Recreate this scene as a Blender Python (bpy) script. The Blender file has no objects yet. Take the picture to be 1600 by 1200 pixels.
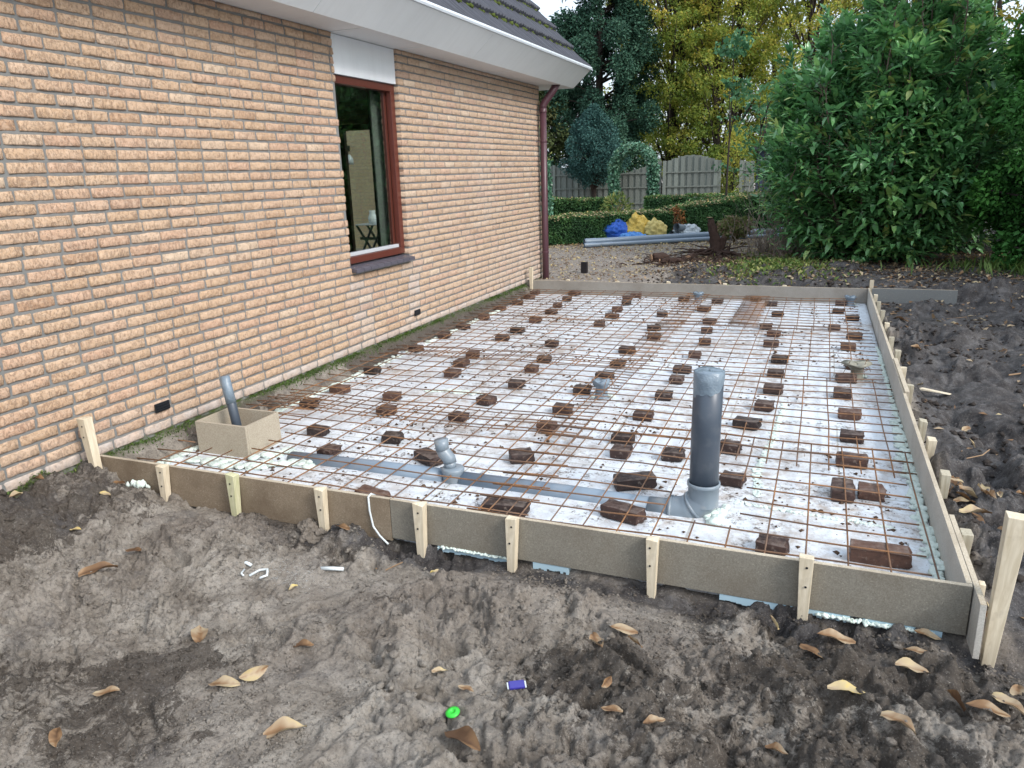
import bpy, math, random
import numpy as np
from mathutils import Matrix, Vector
rad = math.radians
random.seed(7)
RNG = np.random.default_rng(11)
SC = bpy.context.scene
COL = SC.collection

# ------------------------------------------------------------------ camera, sky, sun, exposure
cam_d = bpy.data.cameras.new('camera')
cam_d.sensor_width = 36.0
cam_d.lens = 36.0 * 1175.73 / 1600
cam_d.clip_start = 0.05
cam_d.clip_end = 1500
cam = bpy.data.objects.new('camera', cam_d)
COL.objects.link(cam)
def cam_axes(a, b, c):
    f = Vector((-math.sin(a)*math.cos(b), math.cos(a)*math.cos(b), -math.sin(b)))
    r = Vector((math.cos(a), math.sin(a), 0)); u = r.cross(f)
    return math.cos(c)*r + math.sin(c)*u, -math.sin(c)*r + math.cos(c)*u, f
_r, _u, _f = cam_axes(0.3887, 0.2751, -0.031)
m = Matrix((( _r.x, _u.x, -_f.x, 3.4233), (_r.y, _u.y, -_f.y, -2.5552), (_r.z, _u.z, -_f.z, 1.3771), (0, 0, 0, 1)))
cam.matrix_world = m
SC.camera = cam

SUN_EL, SUN_AZ = rad(38), rad(112)       # azimuth measured from +y towards +x
w = bpy.data.worlds.new('World'); SC.world = w; w.use_nodes = True
wn = w.node_tree.nodes; bg = wn['Background']
sky = wn.new('ShaderNodeTexSky'); sky.sky_type = 'NISHITA'; sky.sun_disc = False
sky.sun_elevation = SUN_EL; sky.sun_rotation = SUN_AZ
sky.air_density = 1.0; sky.dust_density = 4.0; sky.ozone_density = 1.0
_tc = wn.new('ShaderNodeTexCoord'); _cn = wn.new('ShaderNodeTexNoise'); _cn.inputs['Scale'].default_value = 2.2; _cn.inputs['Detail'].default_value = 5
_cr = wn.new('ShaderNodeMapRange'); _cr.inputs[1].default_value = .35; _cr.inputs[2].default_value = .65; _cr.inputs[3].default_value = .45; _cr.inputs[4].default_value = .85
_cm = wn.new('ShaderNodeMix'); _cm.data_type = 'RGBA'; _cm.inputs[7].default_value = (5.7, 6.45, 7.3, 1)     # thin bright cloud over the blue
_lk = w.node_tree.links.new; _lk(_tc.outputs['Generated'], _cn.inputs['Vector']); _lk(_cn.outputs[0], _cr.inputs[0]); _lk(_cr.outputs[0], _cm.inputs[0]); _lk(sky.outputs[0], _cm.inputs[6])
_lk(_cm.outputs[2], bg.inputs[0]); bg.inputs[1].default_value = 0.15
sd = bpy.data.lights.new('sun', 'SUN'); sd.energy = 1.5; sd.angle = rad(18); sd.color = (1.0, 0.98, 0.95)
so = bpy.data.objects.new('sun', sd); COL.objects.link(so)
sdir = Vector((math.sin(SUN_AZ)*math.cos(SUN_EL), math.cos(SUN_AZ)*math.cos(SUN_EL), math.sin(SUN_EL)))
so.rotation_euler = sdir.to_track_quat('Z', 'Y').to_euler()
so.location = (0, 0, 30)
SC.view_settings.view_transform = 'Standard'; SC.view_settings.look = 'None'
SC.view_settings.gamma = 1; SC.view_settings.exposure = 0.78
SC.cycles.max_bounces = 7; SC.cycles.transparent_max_bounces = 8
SC.cycles.use_denoising = True

# ------------------------------------------------------------------ numpy noise
def _hash(ix, iy, seed):
    h = (ix.astype(np.int64)*374761393 + iy.astype(np.int64)*668265263 + seed*1442695041) & 0xffffffff
    h = ((h ^ (h >> 13)) * 1274126177) & 0xffffffff
    return ((h ^ (h >> 16)) & 0xffffff) / float(0xffffff)
def vnoise(x, y, seed=0):
    x = np.asarray(x, float); y = np.asarray(y, float)
    ix = np.floor(x); iy = np.floor(y); fx = x-ix; fy = y-iy
    fx = fx*fx*fx*(fx*(fx*6-15)+10); fy = fy*fy*fy*(fy*(fy*6-15)+10)
    a = _hash(ix, iy, seed); b = _hash(ix+1, iy, seed); c = _hash(ix, iy+1, seed); d = _hash(ix+1, iy+1, seed)
    return (a*(1-fx)+b*fx)*(1-fy) + (c*(1-fx)+d*fx)*fy - 0.5
def fbm(x, y, seed=0, octv=4, gain=.5, lac=2.03):
    s = 0; a = 1
    for i in range(octv):
        s = s + a*vnoise(x+17.3*i, y-9.1*i, seed+i*31); x = x*lac; y = y*lac; a *= gain
    return s
def ridge(x, y, seed=0, octv=3, gain=.5):
    s = 0; a = 1
    for i in range(octv):
        s = s + a*(0.5-np.abs(vnoise(x+5.7*i, y+3.3*i, seed+i*17))*2); x = x*2.1; y = y*2.1; a *= gain
    return s
def sstep(a, b, x):
    t = np.clip((x-a)/(b-a), 0, 1); return t*t*(3-2*t)

# ------------------------------------------------------------------ object helpers
def make_mesh(name, verts, faces, mats=(), attrs=None, smooth=False, midx=None):
    """faces: list of tuples or (n,k) int array"""
    me = bpy.data.meshes.new(name)
    verts = np.asarray(verts, np.float32).reshape(-1, 3)
    if isinstance(faces, np.ndarray):
        n, k = faces.shape
        me.vertices.add(len(verts)); me.vertices.foreach_set('co', verts.ravel())
        me.loops.add(n*k); me.loops.foreach_set('vertex_index', faces.astype(np.int32).ravel())
        me.polygons.add(n)
        me.polygons.foreach_set('loop_start', np.arange(0, n*k, k, dtype=np.int32))
        me.polygons.foreach_set('loop_total', np.full(n, k, np.int32))
        me.update(calc_edges=True)
    else:
        me.from_pydata(verts.tolist(), [], faces); me.update()
    for mm in mats: me.materials.append(mm)
    if attrs:
        for an, av in attrs.items():
            av = np.asarray(av, np.float32)
            if av.ndim == 1:
                a = me.attributes.new(an, 'FLOAT', 'POINT'); a.data.foreach_set('value', av)
            else:
                a = me.attributes.new(an, 'FLOAT_COLOR', 'POINT')
                c = np.ones((len(av), 4), np.float32); c[:, :3] = av; a.data.foreach_set('color', c.ravel())
    if smooth: me.polygons.foreach_set('use_smooth', np.ones(len(me.polygons), bool))
    if midx is not None: me.polygons.foreach_set('material_index', np.asarray(midx, np.int32))
    me.validate(clean_customdata=False)
    return me
class MB:
    """collects shapes that belong to ONE part"""
    def __init__(s): s.v = []; s.f = []; s.n = 0; s.at = []
    def add(s, v, f, at=0.0):
        v = np.asarray(v, float).reshape(-1, 3)
        s.v.append(v); s.f.extend([tuple(int(i)+s.n for i in q) for q in f]); s.n += len(v)
        s.at.append(np.full(len(v), at)); return s
    def box(s, x0, x1, y0, y1, z0, z1, at=0.0, rot=None, jit=0):
        v = np.array([(x, y, z) for x in (x0, x1) for y in (y0, y1) for z in (z0, z1)], float)
        if jit: v += RNG.normal(0, jit, v.shape)
        if rot is not None:
            c = v.mean(0); R = np.array(rot); v = (v-c) @ R.T + c
        return s.add(v, [(0, 1, 3, 2), (4, 6, 7, 5), (0, 4, 5, 1), (2, 3, 7, 6), (0, 2, 6, 4), (1, 5, 7, 3)], at)
    def tube(s, path, rads, n=12, caps=True, at=0.0):
        P = np.asarray(path, float)
        if np.isscalar(rads): rads = [rads]*len(P)
        T = np.gradient(P, axis=0); T /= np.linalg.norm(T, axis=1)[:, None]+1e-9
        up = np.array([0, 0, 1.]) if abs(T[0][2]) < .9 else np.array([1., 0, 0])
        V = []
        a = np.linspace(0, 2*math.pi, n, endpoint=False)
        u = np.cross(T[0], up); u /= np.linalg.norm(u)
        for i, p in enumerate(P):
            u = u - T[i]*u.dot(T[i]); u /= np.linalg.norm(u)+1e-9; w_ = np.cross(T[i], u)
            V.append(p + rads[i]*(np.cos(a)[:, None]*u + np.sin(a)[:, None]*w_))
        V = np.concatenate(V); F = []
        for i in range(len(P)-1):
            for k in range(n):
                k2 = (k+1) % n; F.append((i*n+k, i*n+k2, (i+1)*n+k2, (i+1)*n+k))
        if caps: F.append(tuple(range(n))[::-1]); F.append(tuple((len(P)-1)*n+k for k in range(n)))
        return s.add(V, F, at)
    def lathe(s, prof, c=(0, 0, 0), n=24, at=0.0):
        a = np.linspace(0, 2*math.pi, n, endpoint=False); V = []; F = []
        for r, z in prof: V += [(c[0]+r*math.cos(t), c[1]+r*math.sin(t), c[2]+z) for t in a]
        for i in range(len(prof)-1):
            for k in range(n): F.append((i*n+k, i*n+(k+1) % n, (i+1)*n+(k+1) % n, (i+1)*n+k))
        return s.add(V, F, at)
    def build(s, name, mat, parent=None, smooth=False, bevel=0, attr=None, segs=2):
        V = np.concatenate(s.v)
        at = {'v': np.concatenate(s.at)} if attr is None else attr
        me = make_mesh(name, V, s.f, (mat,), at, smooth)
        o = bpy.data.objects.new(name, me); COL.objects.link(o)
        if parent is not None: o.parent = parent
        if bevel:
            b = o.modifiers.new('b', 'BEVEL'); b.width = bevel; b.segments = segs; b.limit_method = 'ANGLE'; b.angle_limit = rad(40)
        return o
def tag(o, label=None, cat=None, group=None, kind=None):
    if label: o['label'] = label
    if cat: o['category'] = cat
    if group: o['group'] = group
    if kind: o['kind'] = kind
    return o
def empty(name, loc, label, cat, group=None):
    o = bpy.data.objects.new(name, None); COL.objects.link(o); o.location = loc; o.empty_display_size = .1
    return tag(o, label, cat, group)
def mobj(name, me, parent=None):
    o = bpy.data.objects.new(name, me); COL.objects.link(o)
    if parent is not None: o.parent = parent
    return o
def local(parent, pts):       # world points -> coordinates relative to an unrotated empty
    return np.asarray(pts, float) - np.array(parent.location)

# ------------------------------------------------------------------ material helpers
class NT:
    def __init__(s, name, rough=.8, spec=.3):
        s.m = bpy.data.materials.new(name); s.m.use_nodes = True
        s.t = s.m.node_tree; s.n = s.t.nodes; s.b = s.n['Principled BSDF']
        s.b.inputs['Roughness'].default_value = rough; s.b.inputs['Specular IOR Level'].default_value = spec
        s.tc = s.n.new('ShaderNodeTexCoord').outputs['Object']
    def L(s, a, b): s.t.links.new(a, b)
    def mp(s, scale=(1, 1, 1), src=None):
        x = s.n.new('ShaderNodeMapping'); x.inputs['Scale'].default_value = scale; s.L(src or s.tc, x.inputs[0]); return x.outputs[0]
    def noise(s, scale, detail=4, rough=.55, src=None, dist=0):
        x = s.n.new('ShaderNodeTexNoise'); x.inputs['Scale'].default_value = scale; x.inputs['Detail'].default_value = detail
        x.inputs['Roughness'].default_value = rough; x.inputs['Distortion'].default_value = dist
        s.L(src or s.tc, x.inputs['Vector']); return x.outputs[0]
    def vor(s, scale, src=None, feat='F1', out=0):
        x = s.n.new('ShaderNodeTexVoronoi'); x.inputs['Scale'].default_value = scale; x.feature = feat
        s.L(src or s.tc, x.inputs['Vector']); return x.outputs[out]
    def ramp(s, src, stops):
        x = s.n.new('ShaderNodeValToRGB'); e = x.color_ramp.elements
        while len(e) < len(stops): e.new(.5)
        for k, (p, c) in zip(e, stops):
            k.position = p; k.color = (c[0], c[1], c[2], 1) if not np.isscalar(c) else (c, c, c, 1)
        s.L(src, x.inputs[0]); return x.outputs[0]
    def mix(s, fac, a, b, mode='MIX'):
        x = s.n.new('ShaderNodeMix'); x.data_type = 'RGBA'; x.blend_type = mode
        for i, q in ((0, fac), (6, a), (7, b)):
            if isinstance(q, bpy.types.NodeSocket): s.L(q, x.inputs[i])
            elif i == 0: x.inputs[0].default_value = q
            else: x.inputs[i].default_value = (q[0], q[1], q[2], 1)
        return x.outputs[2]
    def math(s, op, a, b=0.0, clamp=False):
        x = s.n.new('ShaderNodeMath'); x.operation = op; x.use_clamp = clamp
        for i, q in ((0, a), (1, b)):
            if isinstance(q, bpy.types.NodeSocket): s.L(q, x.inputs[i])
            else: x.inputs[i].default_value = q
        return x.outputs[0]
    def attr(s, name, fac=True):
        x = s.n.new('ShaderNodeAttribute'); x.attribute_name = name; return x.outputs['Fac'] if fac else x.outputs['Color']
    def sep(s, c):
        x = s.n.new('ShaderNodeSeparateColor'); s.L(c, x.inputs[0]); return x.outputs
    def bump(s, h, strength=.5, dist=.01, prev=None):
        x = s.n.new('ShaderNodeBump'); x.inputs['Strength'].default_value = strength; x.inputs['Distance'].default_value = dist
        s.L(h, x.inputs['Height'])
        if prev: s.L(prev, x.inputs['Normal'])
        s.L(x.outputs[0], s.b.inputs['Normal']); return x.outputs[0]
    def col(s, c):
        if isinstance(c, bpy.types.NodeSocket): s.L(c, s.b.inputs['Base Color'])
        else: s.b.inputs['Base Color'].default_value = (c[0], c[1], c[2], 1)
        return s
    def rough(s, r): s.L(r, s.b.inputs['Roughness']); return s

def simple(name, c, rough=.6, spec=.4, var=.15, nscale=8, bump=.0, bscale=40):
    t = NT(name, rough, spec)
    n = t.noise(nscale, 5)
    t.col(t.mix(n, [q*(1-var) for q in c], [min(1, q*(1+var)) for q in c]))
    if bump: t.bump(t.noise(bscale, 4), bump, .004)
    return t.m
def leafmat(name, stops, rough=.45, spec=.4, trans=.3):
    t = NT(name, rough, spec)
    n = t.noise(3.0, 3)
    f = t.math('ADD', t.attr('v'), t.math('MULTIPLY', t.math('SUBTRACT', n, .5), .5), True)
    c = t.ramp(f, stops); t.col(c)
    tr = t.n.new('ShaderNodeBsdfTranslucent'); t.L(t.mix(.35, c, (.6, .7, .1), 'MIX') if trans > .35 else c, tr.inputs[0])
    mx = t.n.new('ShaderNodeMixShader'); mx.inputs[0].default_value = trans
    t.L(t.b.outputs[0], mx.inputs[1]); t.L(tr.outputs[0], mx.inputs[2])
    t.L(mx.outputs[0], t.n['Material Output'].inputs[0]); return t.m

M = {}
# clinker-free orange hand-moulded brick
t = NT('face_brick', .9, .15)
v = t.attr('v'); n1 = t.noise(38, 6, .7, t.mp((1, 1, 1.6))); n2 = t.noise(9, 3)
base = t.ramp(v, [(0, (.42, .245, .135)), (.25, (.52, .34, .20)), (.5, (.56, .38, .24)), (.75, (.53, .32, .205)), (.92, (.63, .48, .335)), (1, (.42, .24, .15))])
cr = t.math('MULTIPLY', t.ramp(t.noise(26, 8, .74, t.mp((1, 1.5, .9)), 1.8), [(.40, 0.0), (.475, 1.0)]), t.ramp(t.noise(60, 6, .7, t.mp((1, 2.2, 1)), 1.0), [(.36, .0), (.45, 1.0)]))
c = t.mix(t.ramp(n1, [(.45, 0.0), (.72, .55)]), base, (.72, .56, .42))
c = t.mix(cr, t.mix(.6, c, (.19, .10, .055)), c)
eff = t.math('MULTIPLY', t.attr('eff'), t.ramp(t.noise(7, 6, .7), [(.3, .25), (.65, 1.0)]), True)
c = t.mix(eff, c, (.55, .50, .47)); c = t.mix(.05, c, (.46, .42, .41)); t.col(t.mix(.14, c, (.50, .42, .37)))
bn = t.bump(t.noise(70, 6, .65), .45, .006); t.bump(cr, .6, .005, bn)
M['brick'] = t.m
t = NT('mortar', .95, .1)
c = t.mix(t.noise(60, 4), (.155, .158, .155), (.235, .238, .232))
zz = t.n.new('ShaderNodeSeparateXYZ'); t.L(t.tc, zz.inputs[0])
ms = t.math('MULTIPLY', t.ramp(zz.outputs[2], [(0, 1.0), (.02, 0.0)]), t.ramp(t.noise(14, 5), [(.35, 0.0), (.55, 1.0)]))
t.col(t.mix(ms, c, (.07, .095, .03))); t.bump(t.noise(160, 4), .5, .003); M['mortar'] = t.m
# simple node brick for the far garden wing
t = NT('wing_brick', .9, .2)
bt = t.n.new('ShaderNodeTexBrick'); bt.inputs['Scale'].default_value = 1.0; bt.inputs['Brick Width'].default_value = .22
bt.inputs['Row Height'].default_value = .0625; bt.inputs['Mortar Size'].default_value = .006
bt.inputs['Color1'].default_value = (.52, .36, .22, 1); bt.inputs['Color2'].default_value = (.60, .46, .30, 1); bt.inputs['Mortar'].default_value = (.30, .29, .27, 1)
cx = t.n.new('ShaderNodeSeparateXYZ'); t.L(t.tc, cx.inputs[0]); cc = t.n.new('ShaderNodeCombineXYZ')
t.L(t.math('ADD', cx.outputs[0], cx.outputs[1]), cc.inputs[0]); t.L(cx.outputs[2], cc.inputs[1]); t.L(cc.outputs[0], bt.inputs[0])
t.col(t.mix(t.noise(20), bt.outputs[0], (.5, .4, .28))); t.bump(bt.outputs['Fac'], -.4, .01); M['wing'] = t.m

def trim(name, c, rough=.35):
    t = NT(name, rough, .4); st = t.ramp(t.noise(3, 6, .7, t.mp((.6, 5, .5))), [(.48, 0.0), (.75, .22)]); t.col(t.mix(st, t.mix(t.ramp(t.noise(1.5, 5), [(.4, 0.0), (.8, 1.0)]), c, [q*.88 for q in c]), [q*.72 for q in c]))
    t.bump(t.noise(5, 2), .08, .01); return t.m
M['white'] = trim('white_trim', (.74, .78, .80)); M['soffit'] = trim('soffit_board', (.62, .62, .62), .5)
M['panel'] = trim('white_panel', (.76, .79, .82), .10)
M['zinc'] = simple('zinc_edge', (.62, .68, .74), .3, .6, .1)
t = NT('roof_tile', .55, .4); t.col(t.mix(t.noise(6, 6), (.026, .028, .038), (.052, .055, .070))); t.bump(t.noise(60, 4), .25, .003); M['tile'] = t.m
M['moss'] = simple('moss', (.075, .10, .025), .95, .1, .6, 30, .8, 120)
M['sill'] = simple('sill_tile', (.085, .08, .10), .45, .4, .3, 20, .2)
t = NT('mahogany', .32, .5); t.col(t.mix(t.noise(18, 5, .6, t.mp((6, 6, .5))), (.075, .019, .014), (.14, .040, .027))); t.bump(t.noise(60, 3, .5, t.mp((6, 6, .5))), .1, .002); M['wood_red'] = t.m
M['alu'] = simple('alu_strip', (.46, .48, .51), .35, .5, .08)
M['pipe_brown'] = simple('brown_plastic', (.085, .038, .05), .38, .45, .15, 5)
M['black'] = simple('black_plastic', (.012, .014, .018), .4, .4, .2)
M['room'] = simple('plaster', (.30, .29, .27), .9, .1, .05)
M['curtain'] = simple('curtain_cloth', (.17, .185, .165), .9, .1, .1)
t = NT('window_glass', .02, .5)
gl = t.n.new('ShaderNodeBsdfGlossy'); gl.inputs['Roughness'].default_value = .01; tp = t.n.new('ShaderNodeBsdfTransparent'); tp.inputs[0].default_value = (.86, .9, .88, 1)
fr = t.n.new('ShaderNodeFresnel'); fr.inputs[0].default_value = 1.62; mx = t.n.new('ShaderNodeMixShader')
gm = t.n.new('ShaderNodeNewGeometry'); t.L(t.math('MULTIPLY', t.math('MULTIPLY', fr.outputs[0], 2.3, True), t.math('SUBTRACT', 1.0, gm.outputs['Backfacing'])), mx.inputs[0]); t.L(tp.outputs[0], mx.inputs[1]); t.L(gl.outputs[0], mx.inputs[2]); t.L(mx.outputs[0], t.n['Material Output'].inputs[0]); M['glass'] = t.m

# chipboards, timber
def chip(name, a, b, stain=0.0):
    t = NT(name, .8, .2)
    f = t.mix(t.ramp(t.noise(190, 3, .8), [(.38, 0.0), (.62, 1.0)]), a, b)
    f = t.mix(t.ramp(t.noise(120, 2, .6), [(.62, .0), (.70, .3)]), f, (.50, .46, .38))
    f = t.mix(t.math('MULTIPLY', t.ramp(t.noise(5, 6, .65), [(.45, 0.0), (.7, 1.0)]), stain, True), f, (.12, .085, .055))
    t.col(f); t.bump(t.noise(200, 3), .25, .002); return t.m
M['chip_front'] = chip('chipboard_grey_olive', (.18, .165, .135), (.255, .235, .195), .3)
M['chip_brown'] = chip('chipboard_brown', (.205, .160, .112), (.285, .228, .165), .55)
M['chip_side'] = chip('chipboard_pale', (.44, .42, .38), (.56, .54, .49), .2)
M['chip_edge'] = chip('chipboard_edge', (.40, .34, .25), (.56, .50, .40), .4)
M['chip_box'] = chip('chipboard_tan', (.33, .285, .22), (.45, .40, .32), .1)
M['chip_back'] = chip('chipboard_backboard', (.26, .245, .22), (.32, .30, .27), .25)
M['chip_ext'] = chip('chipboard_offcut_grey', (.165, .175, .175), (.205, .215, .215), .1)
def timber(name, a, b):
    t = NT(name, .7, .25)
    n = t.noise(14, 5, .6, t.mp((3, 3, .35)), 1.5)
    c = t.mix(t.ramp(n, [(.35, 0.0), (.65, 1.0)]), a, b)
    c = t.mix(t.ramp(t.vor(7, t.mp((1, 1, .8))), [(.0, .8), (.09, 0.0)]), c, (.22, .12, .05))
    c = t.mix(t.ramp(t.noise(9, 5), [(.58, 0.0), (.75, .6)]), c, (.25, .2, .14))
    t.col(c); t.bump(n, .2, .002); return t.m
M['pine'] = timber('pine', (.54, .46, .33), (.70, .62, .48)); M['pine_green'] = timber('treated_pine', (.46, .46, .27), (.60, .58, .40))
M['pine_old'] = timber('weathered_pine', (.34, .30, .22), (.50, .46, .36))
# PVC
def pvc(name, c, dirt=.4):
    t = NT(name, .35, .5); f = t.mix(t.math('MULTIPLY', t.ramp(t.noise(14, 6, .7), [(.52, 0.0), (.7, 1.0)]), dirt), c, (.36, .35, .33))
    t.col(f); t.bump(t.noise(20, 3), .05, .004); return t.m
M['pvc'] = pvc('grey_pvc', (.058, .075, .10), .08); M['pvc_l'] = pvc('light_grey_pvc', (.20, .245, .285), .5); M['pvc_y'] = pvc('yard_pvc', (.20, .26, .33), .25)
t = NT('plastic_film', .16, .6); t.col(t.mix(t.noise(20, 4), (.10, .14, .185), (.25, .315, .37))); t.bump(t.noise(55, 4, .6, None, 1.0), .7, .006); M['film'] = t.m
t = NT('clear_film', .2, .6); t.col(t.mix(t.noise(20, 4), (.50, .56, .58), (.78, .83, .84))); t.bump(t.noise(60, 4, .6, None, 1.0), .7, .006); M['film_w'] = t.m
# rebar rust
t = NT('rebar_rust', .85, .25)
c = t.ramp(t.noise(6, 6, .75), [(.3, (.09, .055, .04)), (.5, (.19, .10, .052)), (.7, (.36, .18, .08))])
t.col(t.mix(t.ramp(t.noise(2.1, 2), [(.45, 0.0), (.6, .65)]), c, (.15, .11, .09))); t.bump(t.noise(300, 2), .5, .001); M['rebar'] = t.m
t = NT('clinker', .55, .35)
c = t.ramp(t.math('ADD', t.attr('v'), t.math('MULTIPLY', t.noise(30, 5, .7), .6)), [(.3, (.022, .015, .014)), (.6, (.055, .030, .024)), (.95, (.12, .06, .04))])
c = t.mix(t.ramp(t.noise(55, 4), [(.6, 0.0), (.75, .5)]), c, (.30, .25, .21)); gn = t.n.new('ShaderNodeNewGeometry'); gs = t.n.new('ShaderNodeSeparateXYZ'); t.L(gn.outputs['True Normal'], gs.inputs[0])
dust = t.math('MULTIPLY', t.ramp(gs.outputs[2], [(.8, 0.0), (.95, 1.0)]), t.ramp(t.noise(18, 6, .7), [(.42, 0.0), (.65, .6)]))     # dry sand lying on the upper faces
t.col(t.mix(dust, c, (.21, .17, .145))); t.bump(t.noise(60, 6, .7), .7, .006); M['clinker'] = t.m
# EPS slabs: joints, brown dust, smears
t = NT('white_insulation', .55, .35)
bt = t.n.new('ShaderNodeTexBrick'); bt.inputs['Scale'].default_value = 1.0; bt.inputs['Brick Width'].default_value = 1.2; bt.inputs['Row Height'].default_value = 1.0
bt.inputs['Mortar Size'].default_value = .005; bt.inputs['Color1'].default_value = (.69, .745, .80, 1); bt.inputs['Color2'].default_value = (.655, .715, .78, 1); bt.inputs['Mortar'].default_value = (.45, .47, .46, 1)
t.L(t.mp((1, 1, 1)), bt.inputs[0]); c = bt.outputs[0]
d1 = t.math('MULTIPLY', t.ramp(t.noise(1.15, 6, .62, None, .6), [(.40, .08), (.60, 1.0)]), t.ramp(t.noise(12, 7, .78), [(.40, 0.0), (.60, .9)]))
c = t.mix(d1, c, (.38, .325, .28))
d2 = t.math('MULTIPLY', t.ramp(t.noise(2.6, 4, .6, t.mp((1, 2.2, 1))), [(.42, 0.0), (.6, 1.0)]), t.ramp(t.noise(30, 6, .75), [(.52, 0.0), (.62, 1.0)]))
c = t.mix(d2, c, (.10, .075, .06))
c = t.mix(t.ramp(t.vor(55), [(.10, .8), (.17, 0.0)]), c, (.22, .17, .13)) if False else c
c = t.mix(t.ramp(t.noise(90, 3, .6), [(.66, 0.0), (.71, .7)]), c, (.18, .14, .11))
t.col(c); t.bump(t.noise(9, 5), .25, .01); M['eps'] = t.m
t = NT('mint_foam', .7, .3); c = t.mix(t.noise(14, 5, .6), (.56, .67, .61), (.72, .79, .75)); c = t.mix(t.ramp(t.noise(10, 4), [(.58, 0.0), (.72, .6)]), c, (.42, .42, .30))
t.col(c); t.b.inputs['Subsurface Weight'].default_value = .0; t.bump(t.noise(45, 5), .6, .01); M['foam'] = t.m
t = NT('blue_board', .6, .3); t.col(t.mix(t.noise(8), (.33, .50, .60), (.50, .64, .70))); M['blueboard'] = t.m

# ground
t = NT('ground_soil', .9, .35)
S = t.sep(t.attr('mask', False)); dark, grav, mossm = S[0], S[1], S[2]
nb = t.noise(1.3, 5, .6); nm = t.noise(6.5, 7, .66, None, .5); nf = t.noise(85, 6, .75)
sand = t.ramp(nm, [(.30, (.135, .115, .094)), (.45, (.225, .198, .166)), (.62, (.335, .305, .265))])
sand = t.mix(t.ramp(nb, [(.46, 0.0), (.62, .55)]), sand, (.17, .14, .115))
dmp = t.math('ADD', t.attr('damp'), t.math('MULTIPLY', t.math('SUBTRACT', t.noise(13, 8, .76, None, .8), .5), 3.0), True)
sand = t.mix(t.math('MULTIPLY', t.ramp(dmp, [(.50, 0.0), (.68, 1.0)]), .85), sand, (.056, .044, .034))
peat = t.ramp(t.noise(7.5, 7, .72, None, .8), [(.3, (.020, .017, .017)), (.5, (.055, .050, .050)), (.70, (.15, .145, .145))])
pw = t.math('ADD', dark, t.math('MULTIPLY', t.math('SUBTRACT', t.noise(5, 6, .7), .5), 1.1), True)
c = t.mix(t.ramp(pw, [(.35, 0.0), (.62, 1.0)]), sand, peat)
gr = t.mix(t.ramp(t.noise(50, 5, .8), [(.38, 0.0), (.62, 1.0)]), (.15, .125, .10), (.34, .30, .265))
c = t.mix(t.ramp(t.math('ADD', grav, t.math('MULTIPLY', t.math('SUBTRACT', t.noise(3, 5), .5), .9), True), [(.4, 0.0), (.6, 1.0)]), c, gr)
c = t.mix(t.math('MULTIPLY', mossm, t.ramp(t.noise(24, 5, .7), [(.35, .0), (.55, 1.0)]), True), c, (.065, .09, .028))
c = t.mix(t.ramp(nf, [(.34, .75), (.5, 0.0)]), c, (.045, .039, .034), 'MIX')
c = t.mix(t.ramp(t.noise(120, 5, .7), [(.55, 0.0), (.68, .45)]), c, t.mix(.5, c, (.50, .47, .43)))
c = t.mix(t.ramp(t.noise(230, 2), [(.66, 0.0), (.72, .5)]), c, (.5, .48, .44))
t.col(c); t.rough(t.ramp(t.noise(11, 4), [(.35, .48), (.62, .92)]))
b1 = t.bump(t.noise(38, 7, .72), .7, .02); t.bump(t.noise(170, 5, .75), .75, .006, b1); M['ground'] = t.m
M['crumb'] = simple('soil_crumb', (.17, .148, .125), .95, .1, .5, 30, .5, 80)
M['crumb_e'] = simple('floor_crumb', (.10, .065, .045), .95, .1, .6, 20, .5, 80)
M['root'] = simple('root_wood', (.055, .034, .027), .85, .2, .6, 25, .8, 60)
M['cut_wood'] = simple('cut_wood', (.38, .24, .15), .8, .2, .2, 20)
M['twig'] = simple('dry_twig', (.30, .20, .12), .8, .2, .4, 12)
M['brush'] = simple('grey_brush', (.26, .21, .18), .85, .2, .4, 12)
M['bark'] = simple('bark', (.055, .045, .04), .95, .1, .5, 20, 1.0, 40)
M['bark_l'] = simple('laurel_bark', (.14, .11, .085), .9, .1, .4, 20, .8, 40)
M['fence'] = None
t = NT('weathered_fence', .85, .2); n = t.noise(6, 5, .6, t.mp((8, 8, .6)))
t.col(t.mix(t.math('ADD', t.attr('v'), t.math('MULTIPLY', n, .5), True), (.12, .13, .12), (.27, .30, .265))); t.bump(n, .4, .004); M['fence'] = t.m
M['shed'] = simple('blue_grey_planks', (.045, .060, .095), .7, .3, .3, 12, .2)
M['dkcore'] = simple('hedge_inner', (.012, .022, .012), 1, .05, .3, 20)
# foliage
M['laurel'] = leafmat('laurel_leaf', [(0, (.075, .20, .085)), (.35, (.13, .32, .12)), (.65, (.19, .43, .15)), (.9, (.33, .56, .17)), (1, (.52, .62, .20))], .27, .6, .34)
M['thuja'] = leafmat('hedge_conifer_leaf', [(0, (.03, .11, .025)), (.5, (.07, .23, .045)), (1, (.14, .36, .07))], .6, .25, .25)
M['conifer'] = leafmat('cypress_leaf', [(0, (.022, .062, .042)), (.5, (.05, .125, .080)), (.85, (.09, .18, .11)), (1, (.15, .17, .07))], .65, .25, .15)
M['conifer_b'] = leafmat('blue_cypress_leaf', [(0, (.022, .068, .062)), (.5, (.048, .125, .11)), (1, (.09, .20, .17))], .65, .25, .15)
M['conifer_br'] = leafmat('olive_cypress_leaf', [(0, (.04, .06, .02)), (.5, (.09, .12, .04)), (1, (.20, .17, .08))], .65, .25, .2)
M['beech'] = leafmat('autumn_beech_leaf', [(0, (.08, .15, .04)), (.4, (.19, .27, .06)), (.66, (.37, .38, .08)), (.86, (.60, .50, .11)), (1, (.60, .38, .10))], .6, .25, .5)
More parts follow.
